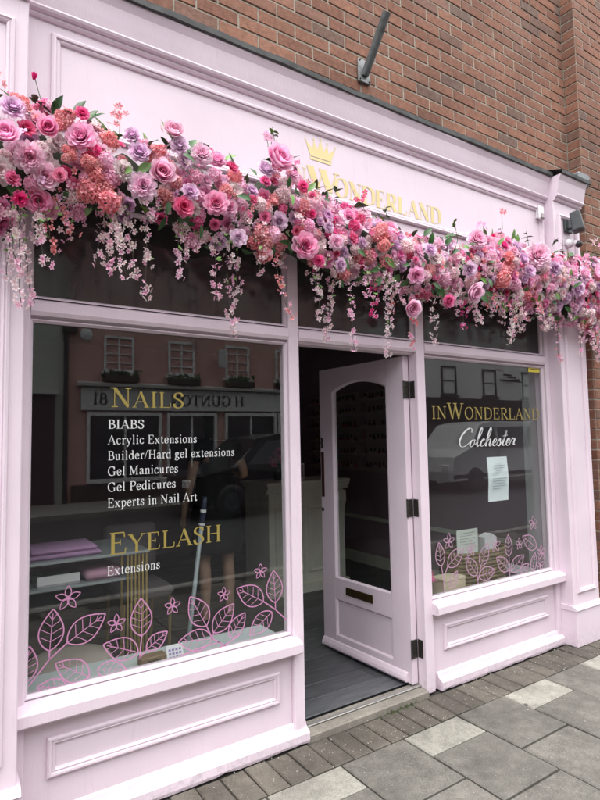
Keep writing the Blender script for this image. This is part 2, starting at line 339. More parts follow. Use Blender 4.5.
while x < 6.2:                                     # soldier course of small block pavers along the shop
    wd = .112
    lay('block_paver', x+wd/2, (-.062+Y0)/2+.0, wd-.007, abs(Y0+.058)-.012, M['sett'], .004, .8); x += wd
tag(MB().cbox(-14, 30, -3.14, -3.005, -.25, -.004, .012).build('kerb', M['kerb']), kind='structure')
tag(MB().box(-60, 80, -40, 30, -.6, -.135).build('road', M['asphalt']), kind='structure')
tag(MB().cbox(-14, 40, -12.0, -9.8, -.3, -.01, .012).build('far_pavement', M['kerb']), kind='structure')
gm = MB()
for k in range(46):
    cx, cy, r_ = random.uniform(.4, 4.4), random.uniform(-2.2, -.3), random.uniform(.006, .013)
    gm.add([(cx+r_*random.uniform(.8,1.2)*math.cos(a*.628), cy+r_*random.uniform(.8,1.2)*math.sin(a*.628), .0012) for a in range(10)]+[(cx, cy, .0022)], [(a, (a+1) % 10, 10) for a in range(10)])
gm = gm.build('chewing_gum', mat('trodden_gum', (.07,.068,.062), .8, var=.6, island=True), pave); gm['kind'] = 'stuff'
# little moss cushions in the joints by the step
mo = MB()
for k in range(26):
    cx, cy = random.choice([(1.62, -.068), (1.70, -.068), (1.52,-.07), (1.79,-.07)]); cx += random.gauss(0, .035); cy += random.gauss(0, .006)
    s = random.uniform(.003, .008)
    mo.add([(cx-s,cy-s,-.012),(cx+s,cy-s,-.012),(cx+s,cy+s,-.012),(cx-s,cy+s,-.012),(cx,cy,random.uniform(.002,.010))], [(0,1,4),(1,2,4),(2,3,4),(3,0,4)])
mo = mo.build('moss', M['moss'], pave); mo['kind'] = 'stuff'
li = MB()
for k in range(330):                                # grit and crumbs swept against the shop
    cx = random.uniform(.2, 3.6); cy = -.065 - abs(random.gauss(0, .16)); s = random.uniform(.0012, .0035); a = random.uniform(0, 3)
    li.add([(cx+s*math.cos(a+q*2.1), cy+s*math.sin(a+q*2.1), .0005) for q in range(3)]+[(cx,cy,.0005+s*1.2)], [(0,1,3),(1,2,3),(2,0,3)])
li = li.build('grit', mat('grit', (.5,.48,.43), .9, var=.4, island=True), pave); li['kind'] = 'stuff'

# ------------------------------------------------------------------ brick walls
BW, BH = .225, .075
def brick_mesh(name, L, H, D, m, c=.003):
    b = MB(); y = 0
    b.add([(-L/2,D,-H/2),(L/2,D,-H/2),(L/2,D,H/2),(-L/2,D,H/2),(-L/2,c,-H/2),(L/2,c,-H/2),(L/2,c,H/2),(-L/2,c,H/2),
           (-L/2+c,0,-H/2+c),(L/2-c,0,-H/2+c),(L/2-c,0,H/2-c),(-L/2+c,0,H/2-c)],
          [(0,1,5,4),(1,2,6,5),(2,3,7,6),(3,0,4,7),(4,5,9,8),(5,6,10,9),(6,7,11,10),(7,4,8,11),(8,9,10,11)])
    return b
bricks_me = {}
def put_brick(parent, joined, cx, y, cz, L, H, rot=0):
    """rot 0: face towards -Y; rot 1: face towards -X"""
    p = px_of((cx, y, cz)); see = -25 < p[0] < 625 and -25 < p[1] < 825
    L = round(L, 3); k = (L, round(H, 3))
    if k not in bricks_me: b = brick_mesh('brick', L, H, .06, None); bricks_me[k] = (b, b.mesh('brick', M['brick']))
    jy = random.uniform(-.0025, .002); an = random.uniform(-.5, .5)
    if see and parent:
        o = link('brick', bricks_me[k][1], parent, (cx, y+jy, cz) if not rot else (cx+jy, y, cz))
        o.rotation_euler = (0, R(an), R(-90) if rot else 0)
    else:
        b = bricks_me[k][0]
        for_v = [((cx+vx, y+vy+jy, cz+vz) if not rot else (cx+vy+jy, y-vx, cz+vz)) for vx, vy, vz in b.v]
        joined.add(for_v, b.f)
YW = .02
wall = thing('brick_wall', 'reddish brown brick wall rising above the pink shopfront', 'wall', loc=(1.5, YW, 3.3))
wall.location = (0, 0, 0)
XC = 3.63; YP = -.09
MB().box(-1.2, XC-.001, YW+.0045, .30, 3.28, 5.6).build('mortar', M['mortar'], wall)
jn = MB(); B0 = (1.86778+.1125/2, 4.04128); zc = B0[1] % BH; row = 0
z = 4.04128 - BH*10; row = 0
rows = [(4.04128 - BH*10 + BH*i, i) for i in range(31)]
for z, i in rows:
    off = (1.86778+.1125 + (0 if i % 2 == 0 else -.1125)) % BW       # joint positions
    xs = []; x = -1.2 + ((off+1.2) % BW)
    js = [-1.2] + ([x0 for x0 in [x + BW*k for k in range(40)] if x0 < XC-.03 and x0 > -1.17]) + [XC]
    for a, b_ in zip(js, js[1:]):
        if b_-a < .03: continue
        put_brick(wall, jn, (a+b_)/2, YW, z, (b_-a)-.0105, BH-.0105)
o = jn.build('brickwork', M['brick_i'], wall); o['kind'] = 'stuff'
pier = thing('brick_pier', 'projecting brick pier at the right edge beside the pink pilaster', 'brick pier')
MB().box(XC+.0045, 5.6, YP+.0045, .3, -.02, 5.6).build('mortar', M['mortar'], pier)
jn = MB()
for i in range(75):
    z = .03 + BH*i + .04; 
    # front
    hx = XC + (.11 if i % 2 else .2225)
    js = [XC+.0] + [hx + BW*k for k in range(9)]
    for a, b_ in zip(js, js[1:]):
        put_brick(pier, jn, (a+b_)/2 + (.0 if a > XC else 0), YP, z, (b_-a)-.0105, BH-.0105)
    # return face: one header length deep (two half bats every other course at the back)
    ly = .105
    put_brick(pier, jn, XC, YP+.006+ly/2, z, ly-.004, BH-.0105, 1)
o = jn.build('brickwork', M['brick_i'], pier); o['kind'] = 'stuff'
# rest of the shop's structure
tag(MB().box(-1.2, -.57, .02, .3, -.02, 3.279).build('neighbour_wall', M['mortar']), kind='structure')

# ------------------------------------------------------------------ lettering: a small serif alphabet drawn as pen strokes
def crom(pts, n=7):
    P = [Vector(p) for p in pts]; out = []
    for i in range(len(P)-1):
        p0 = P[i-1] if i else P[0]*2-P[1]; p1, p2 = P[i], P[i+1]; p3 = P[i+2] if i+2 < len(P) else P[-1]*2-P[-2]
        for k in range(n):
            t = k/n
            out.append(.5*((2*p1)+(p2-p0)*t+(2*p0-5*p1+4*p2-p3)*t*t+(3*p1-p0-3*p2+p3)*t**3))
    return out+[P[-1]]
def ell(cx, cy, rx, ry, n=20): return [(cx+rx*math.sin(2*math.pi*k/n), cy+ry*math.cos(2*math.pi*k/n)) for k in range(n+1)]
S0 = lambda a, b, y=.015: ('h', [(a, y), (b, y)])
G = {
'A': (.95, [('h',[(.08,0),(.47,1)]),('H',[(.45,1),(.82,0)]),('h',[(.2,.36),(.67,.36)]),S0(-.03,.22),S0(.66,.97)]),
'B': (.8, [('H',[(.2,0),(.2,1)]),('c',[(.2,.98),(.45,.98),(.63,.86),(.6,.62),(.42,.53),(.2,.53)]),('c',[(.2,.52),(.5,.52),(.72,.38),(.7,.12),(.45,.02),(.2,.02)]),S0(.05,.2),S0(.05,.2,.985)]),
'C': (.9, [('c',[(.8,.74),(.7,.93),(.48,1.0),(.2,.86),(.1,.5),(.2,.15),(.48,.0),(.7,.06),(.82,.25)]),('h',[(.81,.68),(.81,1)])]),
'D': (1.0, [('H',[(.2,0),(.2,1)]),('c',[(.2,.98),(.5,.98),(.82,.82),(.88,.5),(.82,.18),(.5,.02),(.2,.02)]),S0(.04,.2),S0(.04,.2,.985)]),
'E': (.83, [('H',[(.2,0),(.2,1)]),('h',[(.05,.98),(.7,.98)]),('h',[(.69,.99),(.71,.76)]),('h',[(.2,.52),(.52,.52)]),('h',[(.52,.4),(.52,.64)]),('h',[(.05,.02),(.74,.02)]),('h',[(.73,.01),(.77,.26)])]),
'G': (1.0, [('c',[(.8,.74),(.7,.93),(.48,1.0),(.2,.86),(.1,.5),(.2,.15),(.48,.0),(.68,.04),(.8,.12)]),('h',[(.81,.68),(.81,1)]),('H',[(.8,.04),(.8,.42)]),S0(.64,.96,.42)]),
'H': (1.02, [('H',[(.2,0),(.2,1)]),('H',[(.82,0),(.82,1)]),('h',[(.2,.52),(.82,.52)]),S0(.04,.36),S0(.04,.36,.985),S0(.66,.98),S0(.66,.98,.985)]),
'I': (.46, [('H',[(.23,0),(.23,1)]),S0(.06,.4),S0(.06,.4,.985)]),
'L': (.82, [('H',[(.2,0),(.2,1)]),('h',[(.05,.02),(.72,.02)]),('h',[(.71,.01),(.75,.3)]),S0(.05,.36,.985)]),
'M': (1.14, [('h',[(.18,0),(.18,1)]),('H',[(.19,1),(.56,.06)]),('h',[(.56,.06),(.92,1)]),('H',[(.94,0),(.94,1)]),S0(.02,.33),S0(.02,.2,.985),S0(.78,1.1),S0(.94,1.1,.985)]),
'N': (1.0, [('h',[(.18,0),(.18,1)]),('H',[(.18,1),(.82,.02)]),('h',[(.82,0),(.82,1)]),S0(0,.2,.985),S0(.03,.33),S0(.67,.97,.985)]),
'O': (1.0, [('c',ell(.5,.5,.4,.5))]),
'P': (.76, [('H',[(.2,0),(.2,1)]),('c',[(.2,.98),(.5,.98),(.69,.85),(.68,.6),(.48,.47),(.2,.47)]),S0(.05,.38),S0(.05,.2,.985)]),
'R': (.93, [('H',[(.2,0),(.2,1)]),('c',[(.2,.98),(.5,.98),(.69,.85),(.68,.62),(.48,.5),(.2,.5)]),('H',[(.43,.5),(.8,0)]),S0(.05,.38),S0(.05,.2,.985),S0(.76,.97)]),
'S': (.73, [('c',[(.62,.76),(.55,.93),(.36,1),(.16,.9),(.14,.7),(.32,.56),(.52,.44),(.62,.26),(.52,.06),(.3,0),(.14,.08),(.08,.27)])]),
'T': (.86, [('H',[(.43,0),(.43,1)]),('h',[(.05,.98),(.81,.98)]),('h',[(.06,.99),(.04,.74)]),('h',[(.8,.99),(.82,.74)]),S0(.27,.59)]),
'U': (1.0, [('H',[(.2,1),(.2,.3)]),('c',[(.2,.35),(.24,.12),(.5,0),(.74,.12),(.78,.35)]),('h',[(.78,.3),(.78,1)]),S0(.04,.36,.985),S0(.64,.93,.985)]),
'W': (1.34, [('H',[(.13,1),(.41,0)]),('h',[(.41,0),(.67,1)]),('H',[(.63,1),(.92,0)]),('h',[(.92,0),(1.2,1)]),S0(-.01,.29,.985),S0(.48,.79,.985),S0(1.07,1.34,.985)]),
'Y': (.94, [('H',[(.12,1),(.47,.47)]),('h',[(.47,.47),(.82,1)]),('H',[(.47,0),(.47,.5)]),S0(-.01,.28,.985),S0(.68,.96,.985),S0(.31,.63)]),
'1': (.6, [('H',[(.3,0),(.3,1)]),('h',[(.14,.84),(.3,.98)]),S0(.12,.48)]),
'8': (.74, [('c',ell(.37,.75,.21,.24)),('c',ell(.37,.27,.28,.27))]),
'/': (.45, [('h',[(.03,-.02),(.42,1.02)])]),
'.': (.3, [('H',[(.14,0),(.14,.1)])]),
'a': (.63, [('c',[(.12,.52),(.2,.64),(.38,.64),(.46,.5),(.46,.1),(.54,.03),(.62,.08)]),('c',[(.46,.4),(.22,.32),(.1,.16),(.2,.02),(.36,.06),(.46,.18)])]),
'c': (.58, [('c',[(.5,.52),(.4,.65),(.24,.64),(.1,.48),(.09,.25),(.2,.04),(.38,.02),(.52,.16)])]),
'd': (.69, [('c',[(.5,.52),(.3,.66),(.12,.5),(.1,.22),(.26,.0),(.5,.12)]),('H',[(.52,0),(.52,1.02)]),S0(.38,.52,1.0),S0(.52,.66)]),
'e': (.6, [('c',[(.1,.38),(.52,.38),(.46,.58),(.3,.66),(.13,.52),(.09,.28),(.2,.04),(.38,.02),(.54,.16)])]),
'g': (.66, [('c',ell(.3,.45,.17,.2)),('c',[(.2,.28),(.14,.16),(.3,.1),(.5,.04),(.55,-.12),(.32,-.28),(.08,-.2),(.1,-.06),(.24,.08)]),('h',[(.44,.57),(.62,.62)])]),
'i': (.4, [('H',[(.2,0),(.2,.65)]),('h',[(.06,.62),(.2,.64)]),S0(.06,.34),('H',[(.2,.86),(.2,.99)])]),
'l': (.4, [('H',[(.2,0),(.2,1.02)]),('h',[(.06,1.0),(.2,1.01)]),S0(.06,.34)]),
'n': (.72, [('H',[(.2,0),(.2,.64)]),('h',[(.06,.62),(.2,.64)]),('c',[(.2,.5),(.32,.63),(.46,.64),(.54,.5),(.54,.02)]),S0(.06,.34),S0(.42,.68)]),
'o': (.66, [('c',ell(.33,.33,.24,.33))]),
'p': (.7, [('H',[(.2,-.3),(.2,.64)]),('h',[(.06,.62),(.2,.64)]),('c',[(.2,.5),(.36,.66),(.56,.54),(.6,.3),(.46,.02),(.3,.0),(.2,.1)]),S0(.06,.34,-.29)]),
'r': (.5, [('H',[(.2,0),(.2,.64)]),('h',[(.06,.62),(.2,.64)]),('c',[(.2,.46),(.3,.62),(.42,.65),(.48,.57)]),S0(.06,.36)]),
's': (.52, [('c',[(.42,.5),(.36,.63),(.22,.65),(.11,.54),(.16,.42),(.32,.32),(.42,.2),(.36,.04),(.2,.0),(.1,.06),(.07,.2)])]),
't': (.44, [('H',[(.2,.08),(.2,.82)]),('c',[(.2,.15),(.24,.03),(.33,.01),(.42,.1)]),S0(.05,.4,.63)]),
'u': (.72, [('H',[(.18,.2),(.18,.64)]),('c',[(.18,.25),(.2,.06),(.32,.0),(.46,.08),(.52,.2)]),('H',[(.52,0),(.52,.64)]),S0(.04,.18,.63),S0(.38,.52,.63),S0(.52,.66)]),
'x': (.68, [('H',[(.12,.64),(.54,0)]),('h',[(.12,0),(.52,.64)]),S0(.02,.24,.63),S0(.4,.62,.63),S0(.02,.24),S0(.42,.66)]),
'y': (.68, [('H',[(.12,.64),(.37,.04)]),('h',[(.58,.64),(.37,.04),(.26,-.2)]),('c',[(.26,-.2),(.18,-.28),(.08,-.25)]),S0(.02,.25,.63),S0(.46,.68,.63)]),
' ': (.36, []),
}
SCRIPT = {
'C': (.66, [[(.72,.78),(.66,.98),(.44,.97),(.16,.66),(.08,.28),(.24,.02),(.5,.06),(.7,.24)]]),
'o': (.4, [[(.3,.4),(.13,.3),(.1,.1),(.2,.0),(.34,.1),(.35,.3),(.26,.4),(.44,.34)]]),
'l': (.28, [[(.02,.1),(.2,.45),(.32,.88),(.26,1.02),(.17,.8),(.14,.2),(.2,.0),(.34,.12)]]),
'c': (.33, [[(.34,.34),(.25,.41),(.12,.28),(.1,.1),(.19,.0),(.37,.1)]]),
'h': (.48, [[(.02,.1),(.2,.45),(.3,.88),(.24,1.02),(.15,.7),(.12,.0)],[(.12,.06),(.22,.34),(.33,.4),(.37,.28),(.35,.08),(.41,.0),(.52,.1)]]),
'e': (.31, [[(.06,.14),(.24,.2),(.3,.34),(.2,.41),(.1,.26),(.1,.08),(.19,.0),(.36,.1)]]),
's': (.3, [[(.04,.1),(.2,.43),(.24,.28),(.3,.12),(.2,.0),(.06,.05)],[(.2,.0),(.34,.12)]]),
't': (.32, [[(.02,.1),(.18,.45),(.27,.86),(.18,.3),(.17,.08),(.24,.0),(.36,.1)],[(.06,.55),(.4,.6)]]),
'r': (.38, [[(.02,.1),(.16,.44),(.19,.36),(.33,.4),(.3,.2),(.31,.04),(.42,.08)]]),
}
def ribbon(mb, pts, wfun, org, sc, y, slant=0, depth=0.0006):
    n = len(pts); P = [Vector((p[0]+slant*p[1], p[1])) for p in pts]; L = []; Rr = []
    for i in range(n):
        d = (P[min(i+1,n-1)]-P[max(i-1,0)]); d = d.normalized() if d.length > 1e-9 else Vector((1,0))
        h = wfun(d, i/(n-1) if n > 1 else 0)/2; nv = Vector((-d.y, d.x))
        L.append(P[i]+nv*h); Rr.append(P[i]-nv*h)
    W = lambda p, yy: (org[0]+p.x*sc[0], yy, org[1]+p.y*sc[1])
    vs = [W(p, y) for p in L]+[W(p, y) for p in Rr]
    mb.add(vs, [(i, n+i, n+i+1, i+1) for i in range(n-1)])
def text_w(s, sm=None, gap=.06):
    return sum(G[c][0]*(sm.get(i, 1) if sm else 1)+gap for i, c in enumerate(s))-gap
def text(name, s, x0, x1, z0, cap, y, m, parent, thick=.15, thin=.05, sizes=None, gap=.06, zstep=.00005, mirror=1):
    """serif line from x0 to x1, baseline z0, capital height cap; sizes: index -> relative size"""
    mb = MB(); tw = text_w(s, sizes, gap); sx = (x1-x0)/tw; x = 0; k = 0
    def wf(kind, q):
        if kind == 'H': return lambda d, t: thick*q
        if kind == 'h': return lambda d, t: thin
        return lambda d, t: thin+(thick*1.02*q-thin)*abs(d.y*.97-d.x*.24)**1.5
    for i, c in enumerate(s):
        z = sizes.get(i, 1) if sizes else 1
        for kind, pts in G[c][1]:
            pp = [tuple(p) for p in crom(pts, 6)] if kind == 'c' else pts
            ribbon(mb, [Vector(p) for p in pp], wf(kind, 1), (x0+x*sx, z0), (sx*z, cap*z), y-zstep*(k % 9)); k += 1
        x += G[c][0]*z+gap
    return mb.build(name, m, parent)

# ------------------------------------------------------------------ the shopfront
shop = thing('shopfront', 'pale pink painted timber shopfront with two display windows and an open door', 'shopfront', loc=(0,0,0))
PK = M['pink']
def pilaster(x0, x1):
    b = MB(); b.cbox(x0, x1, -.13, .02, .262, 3.085, .004)
    p = b.build('pilaster', PK, shop)
    b = MB(); b.cbox(x0-.006, x1+.006, -.15, .02, 0.0, .235, .004)
    b.prism_x([(-.152,.236),(-.158,.242),(-.154,.252),(-.142,.258),(-.132,.268),(.02,.268),(.02,.236)], x0-.012, x1+.012)
    b.build('pilaster_base', PK, p)
    b = MB(); b.frame(x0+.045, x1-.045, .345, 2.995, [(0,0),(.003,.011),(.012,.015),(.018,.009),(.022,.013),(.029,.008),(.031,0)], -.1305)
    b.build('panel_moulding', PK, p)
    return p
pilaster(-.56, -.217); pilaster(3.147, 3.468)
# fascia board, its bead and the cornice
fas = MB().cbox(-.2165, 3.1465, -.06, .02, 2.40, 3.09, .003).build('fascia', PK, shop)
YF = -.0605
def fpt(x, z, y0=-.025, y1=YF):                      # a point measured on plane y0 carried onto plane y1
    k = (2.31892+y1)/(2.31892+y0); return (CAM.x+(x-CAM.x)*k, CAM.z+(z-CAM.z)*k)
bx0, bz1 = fpt(-.126, 3.06, -.03); bx1 = 3.11; bz0 = fpt(0, 2.672, -.03)[1]
MB().frame(bx0, bx1, bz0, bz1, [(0,0),(.002,.012),(.010,.018),(.018,.017),(.021,.010),(.027,.012),(.034,.008),(.037,0)], YF).build('panel_moulding', PK, fas)
def cornice(x0, x1, dy, name='cornice', back=.02):
    pr = [(-.062,3.082),(-.070,3.083),(-.076,3.090),(-.074,3.098),(-.078,3.101),(-.090,3.105),(-.095,3.114),(-.092,3.123),(-.093,3.127),(-.100,3.16),(-.110,3.215),(-.120,3.235),(-.124,3.242),(-.124,3.251)]
    prof = [(y+dy, z) for y, z in pr]+[(back,3.251),(back,3.082)]
    return MB().prism_x(prof, x0, x1).build(name, PK, shop)
cornice(-.2165, 3.1465, 0); cornice(-.575, -.217, -.072); cornice(3.147, 3.485, -.072)
# dark lead flashing over the cornice, slightly uneven, broken forward over the pilasters
def flashing(x0, x1, y, n):
    b = MB(); k = []
    for i in range(n+1):
        x = x0+(x1-x0)*i/n; d = random.uniform(-.004,.004); e = random.uniform(-.003,.003)
        k.append([(x, y+.012+d, 3.2515), (x, y+d, 3.2535+e), (x, y-.002+d, 3.278+e*1.6), (x, y+.03+d, 3.288+e), (x, .019, 3.356)])
    vs = sum(k, []); fs = [(i*5+j, i*5+5+j, i*5+6+j, i*5+1+j) for i in range(n) for j in range(4)]
    b.add(vs, fs); return b.build('flashing', M['lead'], shop)
flashing(-.2165, 3.147, -.136, 30); flashing(-.60, -.2165, -.208, 3); flashing(3.147, 3.52, -.208, 4)
MB().cbox(3.46, 3.60, -.16, -.03, 3.27, 3.37, .012).build('lead_soaker', M['leadlite'], shop)

# window frames: head, posts, transom; the posts run down to the ground
def bar(name, x0, x1, z0, z1, y0=-.04, y1=.05, c=.004): return MB().cbox(x0, x1, y0, y1, z0, z1, c).build(name, PK, shop)
bar('window_post', -.2165, -.184, .0, 2.40)
bar('window_post', .966, 1.026, .0, 2.40); bar('window_post', 1.838, 1.905, .0, 2.40, -.04, .03); bar('window_post', 3.10, 3.1465, .0, 2.40)
for a, b_ in ((-.1838, .9658), (1.0262, 1.8378), (1.9052, 3.0998)):
    MB().prism_x([(-.036,1.915),(-.044,1.93),(-.044,1.962),(-.036,1.972),(-.01,1.983),(.05,1.983),(.05,1.904),(-.012,1.904),(-.016,1.915)], a, b_).build('transom', PK, shop)
# glazing beads
def beads(x0, x1, z0, z1):
    b = MB(); w_ = .012
    b.frame(x0, x1, z0, z1, [(0,.022),(.004,.022),(w_,.010),(w_,-.002)], 0); b.build('glazing_bead', PK, shop)
panes = {}
def pane(key, x0, x1, z0, z1):
    panes[key] = MB().box(x0, x1, .0, .006, z0, z1).build('window_pane', M['glass_dusty'] if key == 'T' else M['glass'], shop); beads(x0, x1, z0, z1)
pane('L', -.1835, .9655, .4975, 1.9035); pane('R', 1.9055, 3.0995, .4975, 1.9035)
for a, b_ in ((-.1835, .9655), (1.0265, 1.8375), (1.9055, 3.0995)): pane('T', a, b_, 1.9835, 2.3995)
# sills and stall risers
def riser(x0, x1, px0, px1, pl0, pl1, s0, s1):
    MB().prism_x([(-.03,.424),(-.083,.424),(-.088,.430),(-.088,.468),(-.082,.476),(-.045,.488),(0,.497),(.05,.497),(.05,.424)], s0, s1).build('window_sill', PK, shop)
    r = MB().cbox(x0, x1, -.018, .04, .0, .424, .002).build('stall_riser', PK, shop)
    MB().frame(px0, px1, .2, .348, [(0,0),(.002,.011),(.009,.016),(.016,.015),(.019,.008),(.025,.011),(.031,.006),(.033,0)], -.0185).build('panel_moulding', PK, r)
    n = 26; b = MB(); vs = []; pr = [(-.060,0),(-.063,.014),(-.062,.046),(-.056,.053),(-.034,.066),(-.028,.084),(-.018,.092)]
    for i in range(n+1):
        x = pl0+(pl1-pl0)*i/n; e = random.uniform(-.001,.003); z0 = max(0, .003*math.sin(i*.9+pl0*3)+.003*math.sin(i*2.3))+random.choice([0,0,0,.002])
        vs += [(x, y+random.uniform(-.0008,.0008), (z0 if j == 0 else z)) for j, (y, z) in enumerate(pr)]
    k = len(pr); b.add(vs, [(i*k+j, i*k+k+j, i*k+k+j+1, i*k+j+1) for i in range(n) for j in range(k-1)])
    b.add([(pl0,y,z) for y,z in pr]+[(pl0,.0,.0)], [tuple(range(k+1))]); b.add([(pl1,y,z) for y,z in pr]+[(pl1,.0,.0)], [tuple(range(k,-1,-1))])
    b.build('plinth', PK, r)
riser(-.1835, .9655, -.107, .895, -.2165, 1.034, -.2164, .988)
riser(1.9055, 3.0995, 2.0, 3.02, 1.936, 3.139, 1.895, 3.1463)
# dark gap line of earth under the plinths comes from the joint sheet; threshold
MB().prism_x([(-.052,-.012),(-.052,.018),(-.046,.024),(.06,.03),(.06,-.012)], 1.0265, 1.8375).build('doorstep', M['cement'], shop)
MB().cbox(1.0265, 1.8375, .004, .03, .0305, .0365, .002).build('threshold_strip', M['alu'], shop)

# the door, hinged on the right jamb and standing open into the shop
TH = R(-87.5)
dm = Matrix.Translation((1.788, .022, 0)) @ Matrix.Rotation(TH, 4, 'Z')
# local door space: x from hinge (0) to -W, y = -outer face, z up
W_, Z0d, Z1d = .795, .042, 1.898; T0, T1 = 0.0, .044
ax0, ax1, az0 = .145, .665, .505                      # pane opening measured from the hinge
arch = [( -ax0, az0), (-ax0, 1.742)]
arch += [(-(ax0+(ax1-ax0)*k/12), 1.742+.058*math.sin(math.pi*k/12)**.8) for k in range(1, 12)] + [(-ax1, 1.742), (-ax1, az0)]
b = MB()
b.cbox(-ax0, 0, T0, T1, Z0d, Z1d, .002)               # hinge stile
b.cbox(-W_, -ax1, T0, T1, Z0d, Z1d, .002)             # lock stile
b.box(-ax1, -ax0, T0+.0005, T1-.0005, .375, az0)      # lock rail
b.box(-ax1, -ax0, T0+.0005, T1-.0005, Z0d, .135)      # bottom rail
top = [(-ax0, Z1d-.001)]+arch[1:-1]+[(-ax1, Z1d-.001)]
n = len(top)
up_ = [(-ax0-(ax1-ax0)*k/12) for k in range(13)]
for k in range(12):
    xa, xb = up_[k], up_[k+1]; za, zb = arch[1+k][1], arch[2+k][1]
    b.prism_y([(xa, za), (xb, zb), (xb, Z1d-.001), (xa, Z1d-.001)], T0+.0005, T1-.0005)
door = b.build('door', PK, shop); door.matrix_world = dm
def dpart(mb, name, m): o = mb.build(name, m, door); return o
dpart(MB().prism_y([(x, z) for x, z in arch], .018, .024), 'door_pane', M['glass'])
b = MB(); n = len(arch)                               # glazing bead round the arched pane
cxm = sum(p[0] for p in arch)/n; czm = 1.1
def inset(p, d): return (p[0]+(d if p[0] < cxm else -d)*(1 if abs(p[0]-cxm) > .1 else abs(p[0]-cxm)/.1), p[1]+(d if p[1] < czm else -d))
vs = [(x, .0, z) for x, z in arch]+[(*(lambda q: (q[0], .0, q[1]))(inset(p, .004)),) for p in arch]+[(*(lambda q: (q[0], .016, q[1]))(inset(p, .014)),) for p in arch]
b.add(vs, [(i, (i+1)%n, n+(i+1)%n, n+i) for i in range(n)]+[(n+i, n+(i+1)%n, 2*n+(i+1)%n, 2*n+i) for i in range(n)])
dpart(b, 'glazing_bead', PK)
b = MB(); b.box(-ax1, -ax0, .014, .03, .135, .375); dpart(b, 'lower_panel', PK)
b = MB(); b.frame(-ax1, -ax0, .135, .375, [(0,-.002),(.004,-.002),(.012,-.012),(.012,-.0138)], 0); dpart(b, 'panel_moulding', PK)
dpart(MB().prism_x([(-.001,.052),(-.022,.052),(-.026,.062),(-.022,.078),(-.010,.098),(-.001,.104)], -W_+.004, -.03), 'weather_bar', PK)
b = MB(); b.cbox(-.555, -.305, -.006, -.0005, .418, .468, .002); lb = dpart(b, 'letterbox', M['brass'])
b = MB(); b.cbox(-.535, -.325, -.010, -.0062, .427, .459, .002); o = b.build('letterbox_flap', M['brass'], lb)
b = MB(); b.cbox(-.783, -.762, -.005, -.0005, 1.36, 1.43, .002); b.lathe([(.006,0),(.006,.01)], (-.772,-.01,1.39), 10); dpart(b, 'lock', M['iron'])
b = MB(); b.cbox(-.785, -.755, -.004, -.0005, 1.03, 1.335, .002); dpart(b, 'pull_plate', mat('dark_red_plate', (.05,.012,.010), .35))
b = MB(); b.lathe([(.012,0),(.012,.006),(.004,.009)], (0,0,0), 12); o = dpart(b, 'keyhole', M['iron']); o.location = (-.775, -.001, .945); o.rotation_euler = (R(90), 0, 0)
for hz in (1.70, 1.02, .235):
    b = MB(); b.cbox(-.001, .0025, .0035, .040, hz-.05, hz+.05, .001); b.cbox(.0028, .0065, .0035, .040, hz-.05, hz+.05, .001); b.tube([(.003,-.002,hz-.052),(.003,-.002,hz+.052)], .0055, 8)
    for q in (-.032, 0, .032): b.lathe([(.004,0),(.004,.0006)], (-.0008, .02, hz+q), 8)
    hg_ = dpart(b, 'hinge', M['iron'])
    MB().cbox(1.8345, 1.8378, -.018, .020, hz-.05, hz+.05, .001).build('hinge_leaf', M['iron'], shop)
# door frame jamb behind the right post (the hinges bite on it)
MB().cbox(1.846, 1.905, .031, .08, .0, 1.983, .003).build('door_jamb', PK, shop)
MB().cbox(1.0, 1.026, .051, .085, .0, 1.983, .003).build('door_jamb', PK, shop)

# ---- lettering on the fascia
def ft(x, z): return fpt(x, z)
xa, za = ft(1.318, 2.725); xb, zb = ft(2.103, 2.826); yl = YF-.0012
text('lettering', 'ONDERLAND', ft(1.282,0)[0], xb, za, zb-za, yl, M['gold'], fas, thick=.27, thin=.045, gap=.03)
wz = ft(0, 2.735)[1]
text('lettering', 'W', ft(1.105,0)[0], ft(1.318,0)[0], za+.006, ft(0,2.846)[1]-za-.006, yl, M['gold'], fas, thick=.27, thin=.05)
text('lettering', 'IN', ft(.99,0)[0], ft(1.10,0)[0], za, zb-za, yl, M['gold'], fas, thick=.22, thin=.045, gap=.03)
b = MB(); x0, z0 = ft(1.131, 2.884); x1, _ = ft(1.261, 0); cw = x1-x0; ctop = ft(0, 3.002)[1]
zr = lambda f: z0+(ctop-z0)*f
cm = (x0+x1)/2
b.add([(x0-.0, yl, zr(0)),(x1+.0, yl, zr(0)),(x1+.006, yl, zr(.12)),(x0-.006, yl, zr(.12))], [(0,1,2,3)])
pts = [(-.52,.16),(-.74,.82),(-.40,.50),(-.34,.9),(-.17,.52),(0,1.0),(.17,.52),(.34,.9),(.40,.50),(.74,.82),(.52,.16)]
pp = [(cm+u*cw, yl, zr(v)) for u, v in pts]
b.add(pp+[(cm+u*cw, yl, zr(.16)) for u in (-.40,-.17,.0,.17,.40)], [(0,1,2,11),(2,3,4,12,11),(4,5,6,13,12) if False else (4,5,6,14,12),(6,7,8,15,14),(8,9,10,15)])
for u, v in ((-.74,.86),(-.34,.95),(0,1.05),(.34,.95),(.74,.86)):
    c = (cm+u*cw, zr(v)); b.add([(c[0]+.0055*math.cos(a*.785), yl, c[1]+.0055*math.sin(a*.785)) for a in range(8)], [tuple(range(8))])
b.build('crown_emblem', M['gold'], fas)

